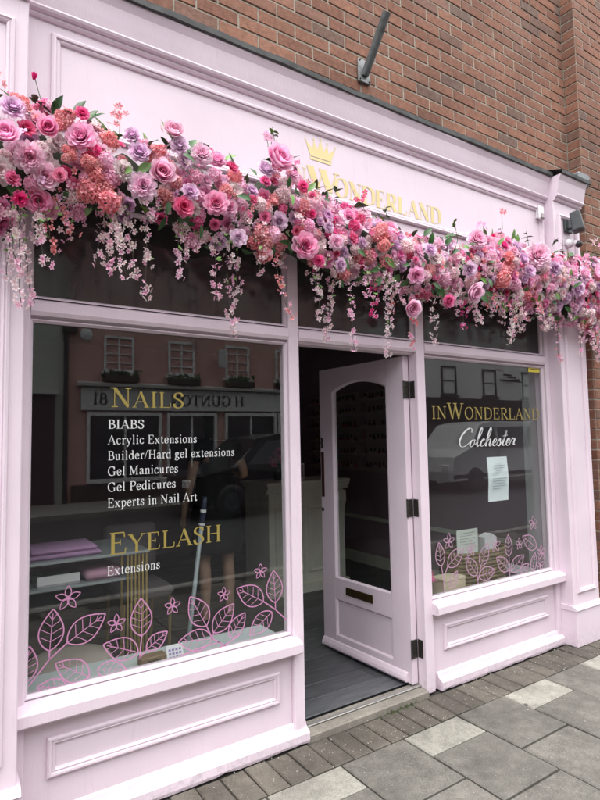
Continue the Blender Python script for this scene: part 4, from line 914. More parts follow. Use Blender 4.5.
# hanging blossom trails
TR = [(-0.279,2.17,1.997,'w'),(-0.249,2.194,1.881,'w'),(-0.212,2.184,1.92,'w'),(-0.18,2.208,2.03,'w'),(0.016,2.305,2.079,'w'),(0.044,2.312,2.046,'w'),(0.081,2.32,2.021,'w'),(0.138,2.274,2.04,'w'),(0.184,2.283,1.969,'w'),(0.318,2.249,2.066,'p'),(0.479,2.238,2.005,'p'),(0.557,2.252,1.929,'p'),(0.586,2.257,1.868,'w'),(0.769,2.245,1.942,'k'),(1.09,2.226,1.889,'w'),(1.162,2.213,1.837,'p'),(1.419,2.199,1.829,'w'),(1.594,2.197,1.89,'k'),(1.742,2.19,1.916,'w'),(2.385,2.211,1.966,'w'),(2.964,2.247,1.898,'k'),(3.26,2.21,2.0,'w'),(2.113,2.238,2.061,'w'),(1.014,2.214,1.976,'w'),(1.319,2.185,2.008,'h'),(1.982,2.192,2.02,'h')]
for k in range(70):
    x = rg.uniform(-.55, 3.55); l = interp(LO, x); TR.append((x, l+.03, l-.01-abs(rg.gauss(0,.07)), rg.choice('wwwwppk')))
for k in range(14):
    x = rg.uniform(2.2, 3.5); l = interp(LO, x); TR.append((x, l+.05, l-rg.uniform(.03,.13), 'w'))
for x, z0, z1, c in TR:
    y = -.25+rg.uniform(-.06,.05); mb = MB(); L = z0-z1+.06; n = 7; sx = rg.gauss(0,.03); sy = rg.gauss(-.01,.02)
    pts = [Vector((x+sx*(i/n)**2-sx*.6+.004*math.sin(i*2), y+sy*(i/n)**2, z0+.06-L*i/n)) for i in range(n+1)]
    mb.tube(pts, .0013, 4, 0)
    gaps = rg.random() < .75
    cnt = int(L/.0066)
    for k in range(cnt):
        f = (k+rg.random())/cnt
        if gaps and f < .25: continue
        if gaps and (int(f*6) % 2 == 0) and rg.random() < .7: continue
        i = min(n-1, int(f*n)); p = pts[i].lerp(pts[i+1], f*n-i); a = rg.uniform(0, 6.28); off = Vector((math.cos(a), math.sin(a)-.25, rg.gauss(0,.3)))
        floret(mb, p+off*rg.uniform(.006,.020), off+Vector((0,-.3,-.55)), rg.uniform(.0085,.0145), 1 if rg.random() < .72 else 3, rg, 5 if c != 'k' else 4, 2)
    for k in range(3):
        p = pts[rg.randrange(1, 5)]; a = rg.uniform(0, 6.28); u = Vector((math.cos(a), -.4, -.5+rg.gauss(0,.4))).normalized(); v = u.cross(Vector((0,-1,.2))).normalized(); l_ = rg.uniform(.018,.032)
        mb.add([p, p+u*l_*.5+v*l_*.22, p+u*l_, p+u*l_*.5-v*l_*.22], [(0,1,2),(0,2,3)], 4)
    mb.build('blossom_trail', [M['stem'], PM[{'w':'white','p':'pale','k':'coral','h':'hot'}[c]], M['stamen'], PM[{'w':'pale','p':'white','k':'pale','h':'pale'}[c]], M['leaf_l']], gar, True)

# ------------------------------------------------------------------ inside the shop
ZF = .03
fl_ = tag(MB().box(-.6, 3.56, .086, 4.6, -.1, ZF-.004).build('floor', M['black']), kind='structure')
pm = {}
yy = .086; r_ = 0
while yy < 4.5:
    xs = -.6 - rg.uniform(0, .9)
    while xs < 3.55:
        a, c = max(xs, -.6), min(xs+1.22, 3.55)
        if c-a > .05:
            k = round(c-a, 2)
            if k not in pm: pm[k] = MB().cbox(0, k-.003, 0, .147, -.008, 0, .0012).mesh('plank', M['plank'])
            link('plank', pm[k], fl_, (a, yy, ZF))
        xs += 1.22
    yy += .15
tag(MB().box(-.6, 3.56, 4.5, 4.62, ZF, 2.6).build('wall_back', M['inwall']), kind='structure')
tag(MB().box(-.66, -.601, .09, 4.62, -.02, 2.6).build('wall_left', M['inwall']), kind='structure')
wr = tag(MB().box(3.561, 3.62, .03, 4.62, -.02, 2.6).build('wall_right', M['inwall']), kind='structure')
tag(MB().box(-.66, 3.62, .03, 4.62, 2.601, 2.7).build('ceiling', M['ceil']), kind='structure')
MB().box(3.548, 3.5605, .5, 4.5, .52, .56).build('dado_rail', M['cream'], wr)
MB().box(3.546, 3.5605, .5, 4.5, ZF, .15).build('skirting_board', M['cream'], wr)
tag(MB().box(-.216, 3.147, .021, .088, 2.401, 2.6).build('wall_front', M['inwall']), kind='structure')
tag(MB().box(3.147, 3.56, .021, .029, -.02, 2.6).build('wall_side', M['inwall']), kind='structure')
tag(MB().box(-.60, -.2175, .021, .089, -.02, 2.6).build('wall_side_left', M['inwall']), kind='structure')
# window boards
MB().cbox(-.2, 1.0, .051, .34, .425, .445, .003).build('window_board', M['sill_in'], shop)
MB().cbox(1.85, 3.11, .051, .36, .425, .445, .003).build('window_board', M['sill_in'], shop)
MB().box(-.2, 1.0, .325, .339, .0305, .4245).build('board_front', M['inwall2'], shop); MB().box(1.91, 3.11, .345, .359, .0305, .4245).build('board_front', M['inwall2'], shop)
MB().box(3.111, 3.14, .051, .17, .0305, 1.98).build('window_return', M['inwall2'], shop)

dk = thing('nail_desk', 'glass topped nail desk with gold bars behind the left window', 'desk')
GB = mat('gold_metal', (.55,.40,.16), .32, metal=.7)
MB().cbox(-.35, .46, .52, .98, .862, .876, .003).build('desk_top', mat('pale_glass_top', (.34,.36,.37), .25), dk)
MB().cbox(-.35, .40, .54, .96, .735, .748, .003).build('shelf', mat('pale_glass_shelf', (.30,.32,.33), .25), dk)
for k in range(6): MB().cbox(.345+.019*k, .354+.019*k, .53, .54, ZF, .861, .001).build('gold_bar', GB, dk)
for x_, y_ in ((-.34,.53),(-.34,.95),(.43,.95)): MB().cbox(x_, x_+.014, y_, y_+.014, ZF, .861, .001).build('leg', GB, dk)
tw = thing('folded_towels', 'folded lilac towels piled on the nail desk', 'towels')
LT = mat('lilac_towel', (.52,.30,.52), .9, noise=.15, nscale=60, bump=.6, bscale=250)
for k, (a, c, z_) in enumerate([(-.10,.23,.8765),(-.09,.21,.9015)]):
    b = MB(); b.cbox(a, c, .56, .80, z_, z_+.024, .010); b.build('towel', LT, tw, True)
b = MB(); b.cbox(-.17, -.105, .57, .78, .877, .93, .012); b.build('rolled_towel', LT, tw, True)
tr_ = thing('white_tray', 'white tray with a dark insert on the lower desk shelf', 'tray')
b = MB(); b.cbox(-.06, .13, .58, .84, .7485, .756, .002); b.build('tray_base', M['white_plastic'], tr_)
b = MB(); b.frame(-.06, .13, .0, .05, [(0,.0),(0,.03),(.008,.03),(.008,0)], 0); 
MB().cbox(-.06, .13, .575, .583, .7565, .80, .002).build('tray_rim', M['white_plastic'], tr_)
MB().cbox(-.02, .09, .60, .80, .7565, .783, .006).build('tray_insert', mat('teal_black', (.03,.05,.055), .4), tr_)
tag(MB().cbox(.155, .335, .57, .78, .7485, .80, .016).build('hand_cushion', mat('pink_cushion', (.58,.32,.42), .8, bump=.4, bscale=150), None, True), 'pink padded hand cushion on the lower desk shelf', 'cushion')
sto = thing('round_stool', 'beige upholstered round stool just behind the left window board', 'stool')
b = MB(); b.lathe([(.001,.40),(.10,.402),(.175,.392),(.195,.37),(.19,.33),(.15,.315),(.001,.314)][::-1], (.10,.62,0), 28); b.build('seat', mat('beige_velvet', (.47,.40,.36), .85, bump=.3, bscale=200), sto, True)
b = MB(); b.lathe([(.17,ZF),(.17,ZF+.012),(.03,ZF+.03),(.022,.05),(.022,.3135)], (.10,.62,0), 20); b.build('pedestal', GB, sto)
ch = thing('salon_chair', 'pale upholstered salon chair beyond the gold desk bars', 'chair')
FB = mat('pale_grey_velvet', (.17,.15,.16), .85, bump=.3, bscale=200)
b = MB(); b.cbox(.50, .86, 1.22, 1.6, .42, .50, .03); b.build('seat', FB, ch, True)
b = MB(); b.cbox(.50, .86, 1.58, 1.66, .51, .86, .03); b.build('backrest', FB, ch, True)
for x_ in (.52, .82):
    for y_ in (1.24, 1.6): MB().tube([(x_, y_, ZF), (x_+.01, y_, .419)], .011, 8).build('leg', GB, ch)
mp_ = thing('mop', 'grey mop handle with dark blue grip leaning behind the left window', 'mop')
t0, t1 = Vector((.60, .47, .06)), Vector((.728, .44, 1.13)); d = (t1-t0)
b = MB(); b.tube([t0, t0+d*.86], .011, 10); b.build('handle', mat('grey_tube', (.30,.34,.36), .4), mp_, True)
b = MB(); b.tube([t0+d*.861, t0+d*.90, t0+d*.97, t1], [.0135,.0155,.0145,.012], 10); b.build('grip', mat('navy_grip', (.012,.018,.045), .5), mp_, True)
b = MB(); b.tube([t0+d*.925, t0+d*.938], .0158, 10); b.tube([t0+d*.862, t0+d*.872], .0158, 10); b.build('grip_band', M['white_plastic'], mp_)
b = MB(); b.cbox(.47, .73, .42, .52, ZF+.001, ZF+.028, .006); b.build('mop_head', mat('mop_cloth', (.25,.27,.3), .9), mp_)
# window board bits
kb = thing('wooden_block', 'small brown wooden block on the left window board', 'wooden block')
MB().cbox(.293, .408, .13, .19, .4455, .487, .004).build('block', mat('brown_wood', (.26,.17,.10), .6, noise=.4, nscale=12, aniso=(2,20,20)), kb); MB().cbox(.32,.38,.128,.1295,.455,.475,.0005).build('plate', M['brass'], kb)
tg = thing('price_card', 'white folded price card with purple print on the left window board', 'card')
b = MB(); b.add([(.405,.128,.4455),(.488,.128,.4455),(.484,.15,.512),(.409,.15,.512),(.409,.152,.512),(.484,.152,.512),(.488,.18,.4455),(.405,.18,.4455)], [(0,1,2,3),(3,2,5,4),(4,5,6,7),(0,3,4,7),(1,6,5,2)]); b.build('card', mat('white_card', (.78,.77,.80), .6), tg)
b = MB()
for r2 in range(3):
    for c in range(4): xx = .418+.016*c; z_ = .459+.015*r2; yy = .128+.33*(z_-.4455)-.0012; b.add([(xx,yy,z_),(xx+.011,yy,z_),(xx+.011,yy+.0028,z_+.0085),(xx,yy+.0028,z_+.0085)], [(0,1,2,3)])
b.build('print', mat('purple_print', (.30,.18,.46), .6), tg)
kx = thing('kraft_box', 'pale kraft box low in the left corner of the right window', 'box')
b = MB(); b.cbox(2.14, 2.33, .085, .20, .4455, .535, .003); b.build('box_body', mat('kraft_card', (.58,.50,.36), .8), kx); MB().cbox(2.138, 2.332, .083, .202, .5355, .552, .003).build('box_lid', mat('kraft_lid', (.62,.54,.40), .8), kx)
bk = thing('wicker_basket', 'dark brown wicker basket on the right window board', 'basket')
WK = mat('wicker', (.22,.155,.075), .7, noise=.5, nscale=40, bump=.8, bscale=90)
nst = 26
for k in range(10):
    b = MB(); z_ = .452+.024*k; g = 1+.012*k
    pts = []
    for i in range(nst+1):
        a = 2*math.pi*i/nst; pts.append((2.56+.235*g*math.copysign(abs(math.cos(a))**.6, math.cos(a)), .215+.115*g*math.copysign(abs(math.sin(a))**.6, math.sin(a))+(.004 if (i+k) % 2 else -.004), z_))
    b.tube(pts, .0125, 6); b.build('weave', WK, bk, True)
b = MB(); b.box(2.34, 2.78, .11, .32, .4455, .45); b.build('base', WK, bk)
cdn = thing('appointment_card', 'white card standing in the wicker basket', 'card')
MB().cbox(2.42, 2.63, .222, .226, .60, .80, .001).build('card', mat('pale_card', (.66,.70,.66), .6), cdn)
b = MB(); [b.box(2.45, 2.60-.03*(k % 2), .2212, .2218, .775-.018*k, .778-.018*k) for k in range(5)]; b.build('print', mat('card_ink', (.2,.22,.2), .6), cdn)
bn = thing('paper_bag', 'small white paper bag tucked in the wicker basket', 'bag')
b = MB(); b.prism_y([(2.67,.58),(2.77,.58),(2.785,.73),(2.735,.755),(2.66,.735)], .19, .25); b.build('bag', mat('white_paper', (.66,.66,.68), .7), bn)
fb = thing('flower_pot', 'little pot of pink silk flowers in the left corner of the right window', 'plant')
b = MB(); b.lathe([(.03,0),(.04,.07),(.043,.075),(.036,.075)], (2.04,.15,.4455), 14); b.build('pot', M['white_plastic'], fb)
b = MB()
for k in range(26): floret(b, Vector((2.04+rg.gauss(0,.045), .15+rg.gauss(0,.03), .565+rg.gauss(0,.03))), (rg.gauss(0,.6), -.8, .6), rg.uniform(.018,.026), 0, rg, 5, 1)
b.build('bloom', [PM['hot'], M['stamen']], fb, True)
bkx = thing('magazine_stack', 'stack of dark magazines at the right of the right window board', 'magazines')
for k in range(4): MB().cbox(2.86+.01*(k % 2), 3.07-.012*(k % 3), .10, .30, .4455+.011*k, .456+.011*k, .001).build('magazine', [mat('magazine_cover', c, .35) for c in [((.05,.05,.06),(.4,.36,.36),(.10,.05,.07),(.45,.45,.48))[k]]][0], bkx)

# reception counter with its picture, racks of polish on the right wall
rc = thing('reception_counter', 'cream panelled reception counter inside the open door', 'counter')
cx0, cx1, cy0, cy1 = 2.02, 2.86, 2.0, 2.45
MB().cbox(cx0, cx1, cy0, cy1, .10, .985, .006).build('body', M['cream'], rc)
MB().cbox(cx0-.04, cx1+.05, cy0-.05, cy1+.03, 1.005, 1.04, .008).build('counter_top', M['cream'], rc)
MB().prism_x([(cy0-.001,.94),(cy0-.012,.945),(cy0-.02,.96),(cy0-.04,.99),(cy0-.045,1.0045),(cy1,1.0045),(cy1,.986),(cy0-.001,.986)], cx0-.03, cx1+.04).build('cornice', M['cream'], rc)
for a, c in ((cx0+.06, (cx0+cx1)/2-.05), ((cx0+cx1)/2+.0, cx1-.16)):
    MB().frame(a, c, .20, .80, [(0,0),(.004,.012),(.014,.016),(.022,.008),(.026,0)], cy0-.0005).build('panel_moulding', M['cream'], rc)
MB().cbox(cx0+.06, cx1-.16, cy0-.008, cy0-.0005, .84, .92, .003).build('frieze_panel', M['cream'], rc)
b = MB(); b.prism_x([(cy0-.001,.10),(cy0-.03,.10),(cy0-.03,.70),(cy0-.045,.78),(cy0-.065,.84),(cy0-.06,.93),(cy0-.001,.93)], cx1-.12, cx1-.02); b.build('corbel', M['cream'], rc)
MB().prism_z([(cx0-.02,cy1),(cx0-.02,cy0-.02),((cx0+cx1)/2,cy0-.035),(cx1+.02,cy0-.04),(cx1+.02,cy1)], ZF, .0995).build('plinth', M['cream'], rc)
pf = thing('picture_frame', 'small white framed card on the cream counter', 'picture frame')
MB().cbox(2.375, 2.475, 2.1, 2.115, 1.0405, 1.20, .004).build('frame', M['white_plastic'], pf); MB().box(2.39, 2.46, 2.0985, 2.0997, 1.06, 1.18).build('card', mat('frame_card', (.25,.22,.24), .4), pf)
rf = thing('red_roses', 'dark red roses standing on the cream counter', 'flowers')
b = MB(); b.lathe([(.035,0),(.05,.06),(.03,.13),(.035,.15)], (2.27,2.25,1.0405), 14); b.build('vase', M['black'], rf, True)
for k in range(6):
    o = link('rose', ME['rose','hot',k % 3], rf); o.matrix_world = Matrix.LocRotScale(Vector((2.27+rg.gauss(0,.05), 2.22+rg.gauss(0,.04), 1.26+rg.gauss(0,.04))), Vector((rg.gauss(0,.4),-1,.6)).to_track_quat('Z','Y'), Vector((.09,.09,.09)))
RK = mat('rack_wood', (.42,.36,.36), .5)
cols = [(.42,.03,.06),(.55,.12,.22),(.6,.35,.4),(.2,.02,.12),(.5,.45,.42),(.05,.04,.08),(.35,.1,.3),(.62,.5,.3)]
BM_ = [mat('nail_polish', c, .2) for c in cols]
bot = []
for m_ in BM_:
    b = MB(); b.lathe([(.014,0),(.015,.004),(.015,.034),(.006,.04)], (0,0,0), 8, 0); b.lathe([(.007,.0402),(.0065,.075)], (0,0,0), 8, 1); bot.append(b.mesh('polish_bottle', [m_, M['black']]))
ri = 0
for yr, nm in ((1.55,'nearer the door'), (2.55,'deeper in the shop')):
    rk = thing('polish_rack', f'wall rack of nail polish on the right wall, {nm}', 'polish rack')
    MB().box(3.548, 3.56, yr, yr+.9, 1.05, 1.95).build('back_panel', RK, rk)
    for k in range(6):
        z_ = 1.08+.15*k; MB().box(3.46, 3.5475, yr, yr+.9, z_, z_+.012).build('shelf', RK, rk); MB().box(3.456, 3.4595, yr, yr+.9, z_, z_+.03).build('shelf_lip', RK, rk)
        for q in range(13):
            if rg.random() < .12: continue
            o = link('polish_bottle', bot[rg.randrange(8)], None, (3.50+rg.uniform(-.01,.01), yr+.05+.066*q, z_+.0122))
            tag(o, f'small nail polish bottle on the wall rack {nm}', 'bottle', f'polish bottles, {nm}')
# the person standing inside, dimly seen through the left window
def skin(name, V_, E_, rad, m, parent, sub=2, root=0):
    me = bpy.data.meshes.new(name); me.from_pydata(V_, E_, []); me.materials.append(m)
    o = link(name, me, parent); sm = o.modifiers.new('skin', 'SKIN'); 
    if not me.skin_vertices: me.attributes
    lay_ = me.skin_vertices[0] if me.skin_vertices else None
    return o, sm
def skin_obj(name, nodes, edges, m, parent, sub=2):
    keys = list(nodes); idx = {k: i for i, k in enumerate(keys)}
    bm = bmesh.new(); sl_ = bm.verts.layers.skin.verify()
    vv = [bm.verts.new(nodes[k][:3]) for k in keys]
    for i, k in enumerate(keys):
        r = nodes[k][3]; r = r if isinstance(r, tuple) else (r, r); vv[i][sl_].radius = r; vv[i][sl_].use_root = (i == 0)
    for a, c in edges: bm.edges.new((vv[idx[a]], vv[idx[c]]))
    me = bpy.data.meshes.new(name); bm.to_mesh(me); bm.free(); me.materials.append(m)
    o = link(name, me, parent); sm = o.modifiers.new('skin', 'SKIN'); sm.use_smooth_shade = True
    ss = o.modifiers.new('sub', 'SUBSURF'); ss.levels = sub; ss.render_levels = sub
    return o
per = thing('person', 'person in a black top and short dark skirt standing behind the left window', 'person', loc=(1.38, 1.72, ZF))
per.scale = (1, -1, 1)
SK = mat('skin', (.56,.35,.25), .55, noise=.12, nscale=20)
N_ = {'pel':(0,0,.95,(.13,.10)),'bel':(0,0,1.08,(.115,.09)),'che':(0,.01,1.25,(.13,.095)),'uch':(0,.01,1.37,(.10,.075)),'nek':(0,.005,1.44,.048),'nk2':(0,-.005,1.49,.047),'jaw':(0,-.02,1.535,(.062,.07)),'hed':(0,-.012,1.60,(.075,.09)),'top':(0,-.005,1.665,(.055,.065)),'nos':(0,-.115,1.578,.010)}
E_ = [('pel','bel'),('bel','che'),('che','uch'),('uch','nek'),('nek','nk2'),('nk2','jaw'),('jaw','hed'),('hed','top'),('hed','nos')]
for s, t in ((1,'l'),(-1,'r')):
    N_.update({'hip'+t:(.088*s,0,.86,(.085,.09)),'thi'+t:(.098*s,-.005,.66,(.068,.072)),'kne'+t:(.10*s,-.012,.47,.05),'cal'+t:(.10*s,.018,.33,.05),'ank'+t:(.10*s,.02,.09,.031),'hel'+t:(.10*s,.03,.045,.03),'toe'+t:(.112*s,-.13,.03,(.036,.022)),'ear'+t:(.088*s,.0,1.585,.012)})
    E_ += [('pel','hip'+t),('hip'+t,'thi'+t),('thi'+t,'kne'+t),('kne'+t,'cal'+t),('cal'+t,'ank'+t),('ank'+t,'hel'+t),('hel'+t,'toe'+t),('hed','ear'+t)]
    N_.update({'sho'+t:(.165*s,.01,1.355,.05)}); E_ += [('uch','sho'+t)]
N_.update({'elbr':(-.225,.04,1.10,.037),'wrir':(-.235,-.06,.89,.025),'palr':(-.237,-.085,.83,(.034,.02)),
           'elbl':(.245,.03,1.11,.037),'wril':(.20,-.17,1.12,.025),'pall':(.175,-.235,1.15,(.034,.022))})
E_ += [('shor','elbr'),('elbr','wrir'),('wrir','palr'),('shol','elbl'),('elbl','wril'),('wril','pall')]
for k, ln in enumerate((.060,.072,.066,.052)):
    a = -.024+.016*k
    N_[f'fr{k}a'] = (-.237+a*.3, -.097+a*.9, .79, .0085); N_[f'fr{k}b'] = (-.232+a*.3, -.108+a*.9, .79-ln*.55, .008); N_[f'fr{k}c'] = (-.222+a*.3, -.105+a*.9, .79-ln, .0065)
    E_ += [('palr',f'fr{k}a'),(f'fr{k}a',f'fr{k}b'),(f'fr{k}b',f'fr{k}c')]
    N_[f'fl{k}a'] = (.158+a*.2, -.27, 1.165+a, .0085); N_[f'fl{k}b'] = (.132+a*.2, -.292, 1.17+a, .008); N_[f'fl{k}c'] = (.118, -.275, 1.172+a, .0065)
    E_ += [('pall',f'fl{k}a'),(f'fl{k}a',f'fl{k}b'),(f'fl{k}b',f'fl{k}c')]
N_['tr1'] = (-.215,-.10,.845,.010); N_['tr2'] = (-.205,-.125,.81,.008); N_['tl1'] = (.165,-.24,1.19,.010); N_['tl2'] = (.140,-.262,1.215,.008)
E_ += [('palr','tr1'),('tr1','tr2'),('pall','tl1'),('tl1','tl2')]
skin_obj('body', N_, E_, SK, per)
g = lambda *k: {q: (*N_[q][:3], tuple(v+.013 for v in N_[q][3]) if isinstance(N_[q][3], tuple) else N_[q][3]+.013) for q in k}
CN = g('pel','bel','che','uch','shol','shor'); CN['pel'] = (0,0,.93,(.15,.115)); CN['bel'] = (0,0,1.08,(.14,.11)); CN['sl'] = (.205,.02,1.22,.055); CN['sr'] = (-.198,.025,1.22,.055)
skin_obj('top', CN, [('pel','bel'),('bel','che'),('che','uch'),('uch','shol'),('uch','shor'),('shol','sl'),('shor','sr')], mat('black_cotton', (.012,.012,.014), .85), per)
b = MB(); nn_ = 28; vs = []
for j, (z_, rx, ry) in enumerate([(1.13,.152,.122),(.98,.165,.132),(.84,.195,.155),(.70,.205,.16),(.54,.212,.165),(.538,.205,.158),(.75,.195,.15)]):
    for i in range(nn_): a = 2*math.pi*i/nn_; f = 1+(.02*math.sin(5*a+j*.3) if 1 < j < 6 else 0); vs.append((rx*f*math.cos(a), ry*f*math.sin(a), z_))
b.add(vs, [(j*nn_+i, j*nn_+(i+1) % nn_, (j+1)*nn_+(i+1) % nn_, (j+1)*nn_+i) for j in range(6) for i in range(nn_)]); b.build('skirt', mat('charcoal_skirt', (.010,.011,.013), .8), per, True)
b = MB(); vs = []
pr = [(.02,1.715),(.06,1.70),(.088,1.66),(.097,1.60),(.098,1.53),(.09,1.46),(.075,1.40)]
for j, (r, z_) in enumerate(pr):
    for i in range(20):
        a = 2*math.pi*i/20; front = max(0, -math.sin(a)); k = 1 if z_ > 1.65 else 1-.75*max(0, front-.35)
        vs.append((r*math.cos(a)*1.0, (r*1.12*math.sin(a))*k-.002+.012, z_+.004*math.sin(7*a)))
b.add(vs, [(j*20+i, j*20+(i+1) % 20, (j+1)*20+(i+1) % 20, (j+1)*20+i) for j in range(6) for i in range(20)]); b.build('hair', mat('dark_hair', (.02,.013,.01), .5), per, True)
for s in (1,-1):
    b = MB(); b.lathe([(.0005,-.009)]+[(.009*math.cos(R(a)), .009*math.sin(R(a))) for a in (-45,0,45)]+[(.0005,.009)], (.03*s,-.092,1.605), 8); b.build('eye', M['black'], per, True)
b = MB(); b.cbox(-.022, .022, -.108, -.095, 1.538, 1.548, .003); b.build('mouth', mat('lips', (.35,.12,.11), .5), per)
for s in (1,-1):
    skin_obj('shoe', {'a':(.10*s,.045,.045,(.036,.04)),'b':(.106*s,-.05,.035,(.042,.032)),'c':(.114*s,-.15,.028,(.036,.022))}, [('a','b'),('b','c')], M['black'], per)
ph = thing('mobile_phone', 'slim pale mobile phone held by the person inside', 'phone', loc=(0,0,0))
b = MB(); b.cbox(-.036,.036,-.004,.004,-.074,.074,.003); o = b.build('phone_body', M['white_plastic'], ph); o.matrix_world = Matrix.LocRotScale(Vector((1.525,2.005,1.225)), Euler((R(-35),R(28),R(-20))).to_quaternion(), Vector((1,1,1)))
b = MB(); b.box(-.033,.033,-.0046,-.0042,-.07,.07); b.build('phone_screen', M['black'], o)

# ------------------------------------------------------------------ the other side of the street (seen mirrored in the glass)
YO = -12.0
WHT = mat('white_paint', (.62,.63,.62), .5); DRK = mat('dark_room', (.02,.02,.022), .6); WG = mat('dull_window_glass', (.035,.04,.045), .08, spec=.8)
SLATE = mat('roof_slate', (.06,.06,.065), .7, noise=.4, nscale=6)
def sash(parent, x0, x1, z0, z1, y, m=None, bars=(1,3), pm_=None):
    """window in a wall facing +Y at plane y"""
    m = m or WHT
    f = MB(); t = .06
    f.box(x0, x1, y-.03, y+.05, z0, z0+t); f.box(x0, x1, y-.03, y+.05, z1-t, z1); f.box(x0, x0+t, y-.03, y+.05, z0+t, z1-t); f.box(x1-t, x1, y-.03, y+.05, z0+t, z1-t)
    nx, nz = bars
    for k in range(1, nx+1): xx = x0+(x1-x0)*k/(nx+1); f.box(xx-.022, xx+.022, y-.02, y+.03, z0+t, z1-t)
    for k in range(1, nz+1): zz = z0+(z1-z0)*k/(nz+1); f.box(x0+t, x1-t, y-.019, y+.029, zz-.014, zz+.014)
    wo = f.build('window', m, parent)
    MB().box(x0+.02, x1-.02, y-.012, y-.004, z0+.02, z1-.02).build('pane', pm_ or WG, wo)
    MB().box(x0-.08, x1+.08, y+.001, y+.12, z0-.09, z0-.001).build('sill', m, wo)
    return wo
def house(label, x0, x1, col, eave, ridge, name='terraced_house'):
    h = thing(name, label, 'house')
    wm = mat('render_'+name, col, .85, noise=.12, nscale=2)
    MB().box(x0, x1, YO-.4, YO-.001, -.13, eave).build('wall', wm, h)
    rf_ = MB().prism_x([(YO+.3, eave-.05), (YO+.3, eave+.06), (YO-4, ridge), (YO-8.3, eave+.06), (YO-8.3, eave-.05)], x0, x1).build('roof', SLATE, h)
    MB().box(x0+.4, x0+1.2, YO-4.4, YO-3.6, ridge-.5, ridge+1.1).build('chimney', mat('chimney_brick', (.2,.1,.07), .9), rf_)
    return h
hp = house('pink rendered house with a shop below, mirrored in the left window', 2.2, 11.4, (.52,.31,.27), 7.6, 10.5)
for x_ in (3.05, 4.73, 6.42, 8.1, 9.8):
    sash(hp, x_, x_+.76, 3.22, 4.14, YO, None, (1, 3)); sash(hp, x_, x_+.76, 5.4, 6.5, YO, None, (1, 3))
    wb = MB(); wb.cbox(x_-.06, x_+.82, YO+.13, YO+.30, 2.93, 3.10, .02); wb = wb.build('window_box', mat('window_box_wood', (.03,.025,.02), .7), hp)
    b = MB()
    for k in range(60): c = Vector((x_+.38+rg.uniform(-.46,.46), YO+.22+rg.gauss(0,.05), 3.13+rg.uniform(-.1,.08))); s_ = rg.uniform(.03,.06); b.add([c+Vector((rg.gauss(0,s_),rg.gauss(0,s_),rg.gauss(0,s_))) for _ in range(4)], [(0,1,2),(1,2,3),(0,2,3)])
    b.build('planting', M['leaf_d'], wb)
sf = MB().box(2.5, 11.2, YO, YO+.12, 2.24, 2.80).build('sign_board', mat('pale_grey_sign', (.56,.57,.55), .6), hp)
MB().prism_x([(YO,2.81),(YO+.26,2.83),(YO+.28,2.89),(YO,2.95)], 2.4, 11.3).build('sign_cornice', mat('weathered_white', (.55,.55,.53), .7), hp)
def far_text(s, xl, xr, z0, cap, y, m, parent):
    """text facing +Y: reads left to right for someone looking from the shop, so x runs backwards"""
    o = text('lettering', s, -xr, -xl, z0, cap, 0, m, parent, thick=.2, thin=.09)
    for v in o.data.vertices: v.co.x *= -1; v.co.y = y-v.co.y
    return o
INK = mat('sign_ink', (.03,.03,.03), .6)
far_text('H GUNTON', 4.75, 6.95, 2.38, .28, YO+.126, INK, sf)
far_text('81', 2.75, 3.12, 2.38, .28, YO+.126, INK, sf)
# shop window and door below the sign
for a, c in ((2.72, 4.45), (4.75, 6.05), (6.45, 8.0), (8.2, 9.9)):
    sw = MB(); sw.box(a-.07, c+.07, YO, YO+.09, .42, .52); sw.box(a-.07, a, YO, YO+.09, .52, 2.2); sw.box(c, c+.07, YO, YO+.09, .52, 2.2); sw.box(a, c, YO, YO+.09, 2.1, 2.2)
    sw.box((a+c)/2-.025, (a+c)/2+.025, YO, YO+.06, .52, 2.1)
    so_ = sw.build('shop_window', WHT, hp); MB().box(a, c, YO+.002, YO+.012, .52, 2.1).build('pane', WG, so_)
MB().box(2.3, 11.3, YO, YO+.05, -.01, .40).build('stall_riser', mat('dark_riser', (.05,.035,.032), .7), hp)
b = MB(); b.tube([(2.15,YO+.08,-.01),(2.15,YO+.08,4.4),(2.25,YO+.08,4.6),(2.25,YO+.08,7.5)], .055, 8); b.cbox(2.05, 2.4, YO+.02, YO+.2, 4.1, 4.35, .03); b.build('downpipe', M['black'], hp)
b = MB(); b.cbox(6.05, 6.25, YO+.35, YO+.40, 3.45, 3.95, .01); b.tube([(6.15,YO,3.7),(6.15,YO+.36,3.7)], .02, 6); b.build('hanging_sign', mat('hanging_sign', (.45,.46,.46), .5), hp)
b = MB(); b.lathe([(.16,0),(.15,.05),(.05,.09),(.001,.1)], (0,0,0), 14); o = b.build('alarm_box', WHT, hp); o.location = (2.62, YO, 4.12); o.rotation_euler = (R(-90), 0, 0)
hg = house('pale grey rendered house left of the pink house across the street', -7.5, 2.195, (.42,.45,.40), 7.4, 10.2)
for x_ in (-6, -3.6, -1.2): sash(hg, x_, x_+.8, 5.3, 6.4, YO); sash(hg, x_, x_+.8, 3.1, 4.3, YO)
MB().box(-7.3, 1.9, YO, YO+.1, .0, 2.6).build('shop_panel', mat('dark_plum_front', (.045,.02,.03), .5), hg)
for a in (-6.4, -3.3, -.6): sw = MB().box(a, a+1.9, YO+.101, YO+.13, .6, 2.05).build('shop_window', WG, hg)
MB().box(-7.4, 1.95, YO, YO+.3, 2.6, 2.68).build('ledge', mat('pale_ledge', (.5,.5,.5), .7), hg)
hw = house('white rendered house with dark windows, mirrored in the right window', 11.5, 26, (.72,.73,.71), 7.8, 10.6)
DW = mat('dark_frame', (.05,.045,.045), .5)
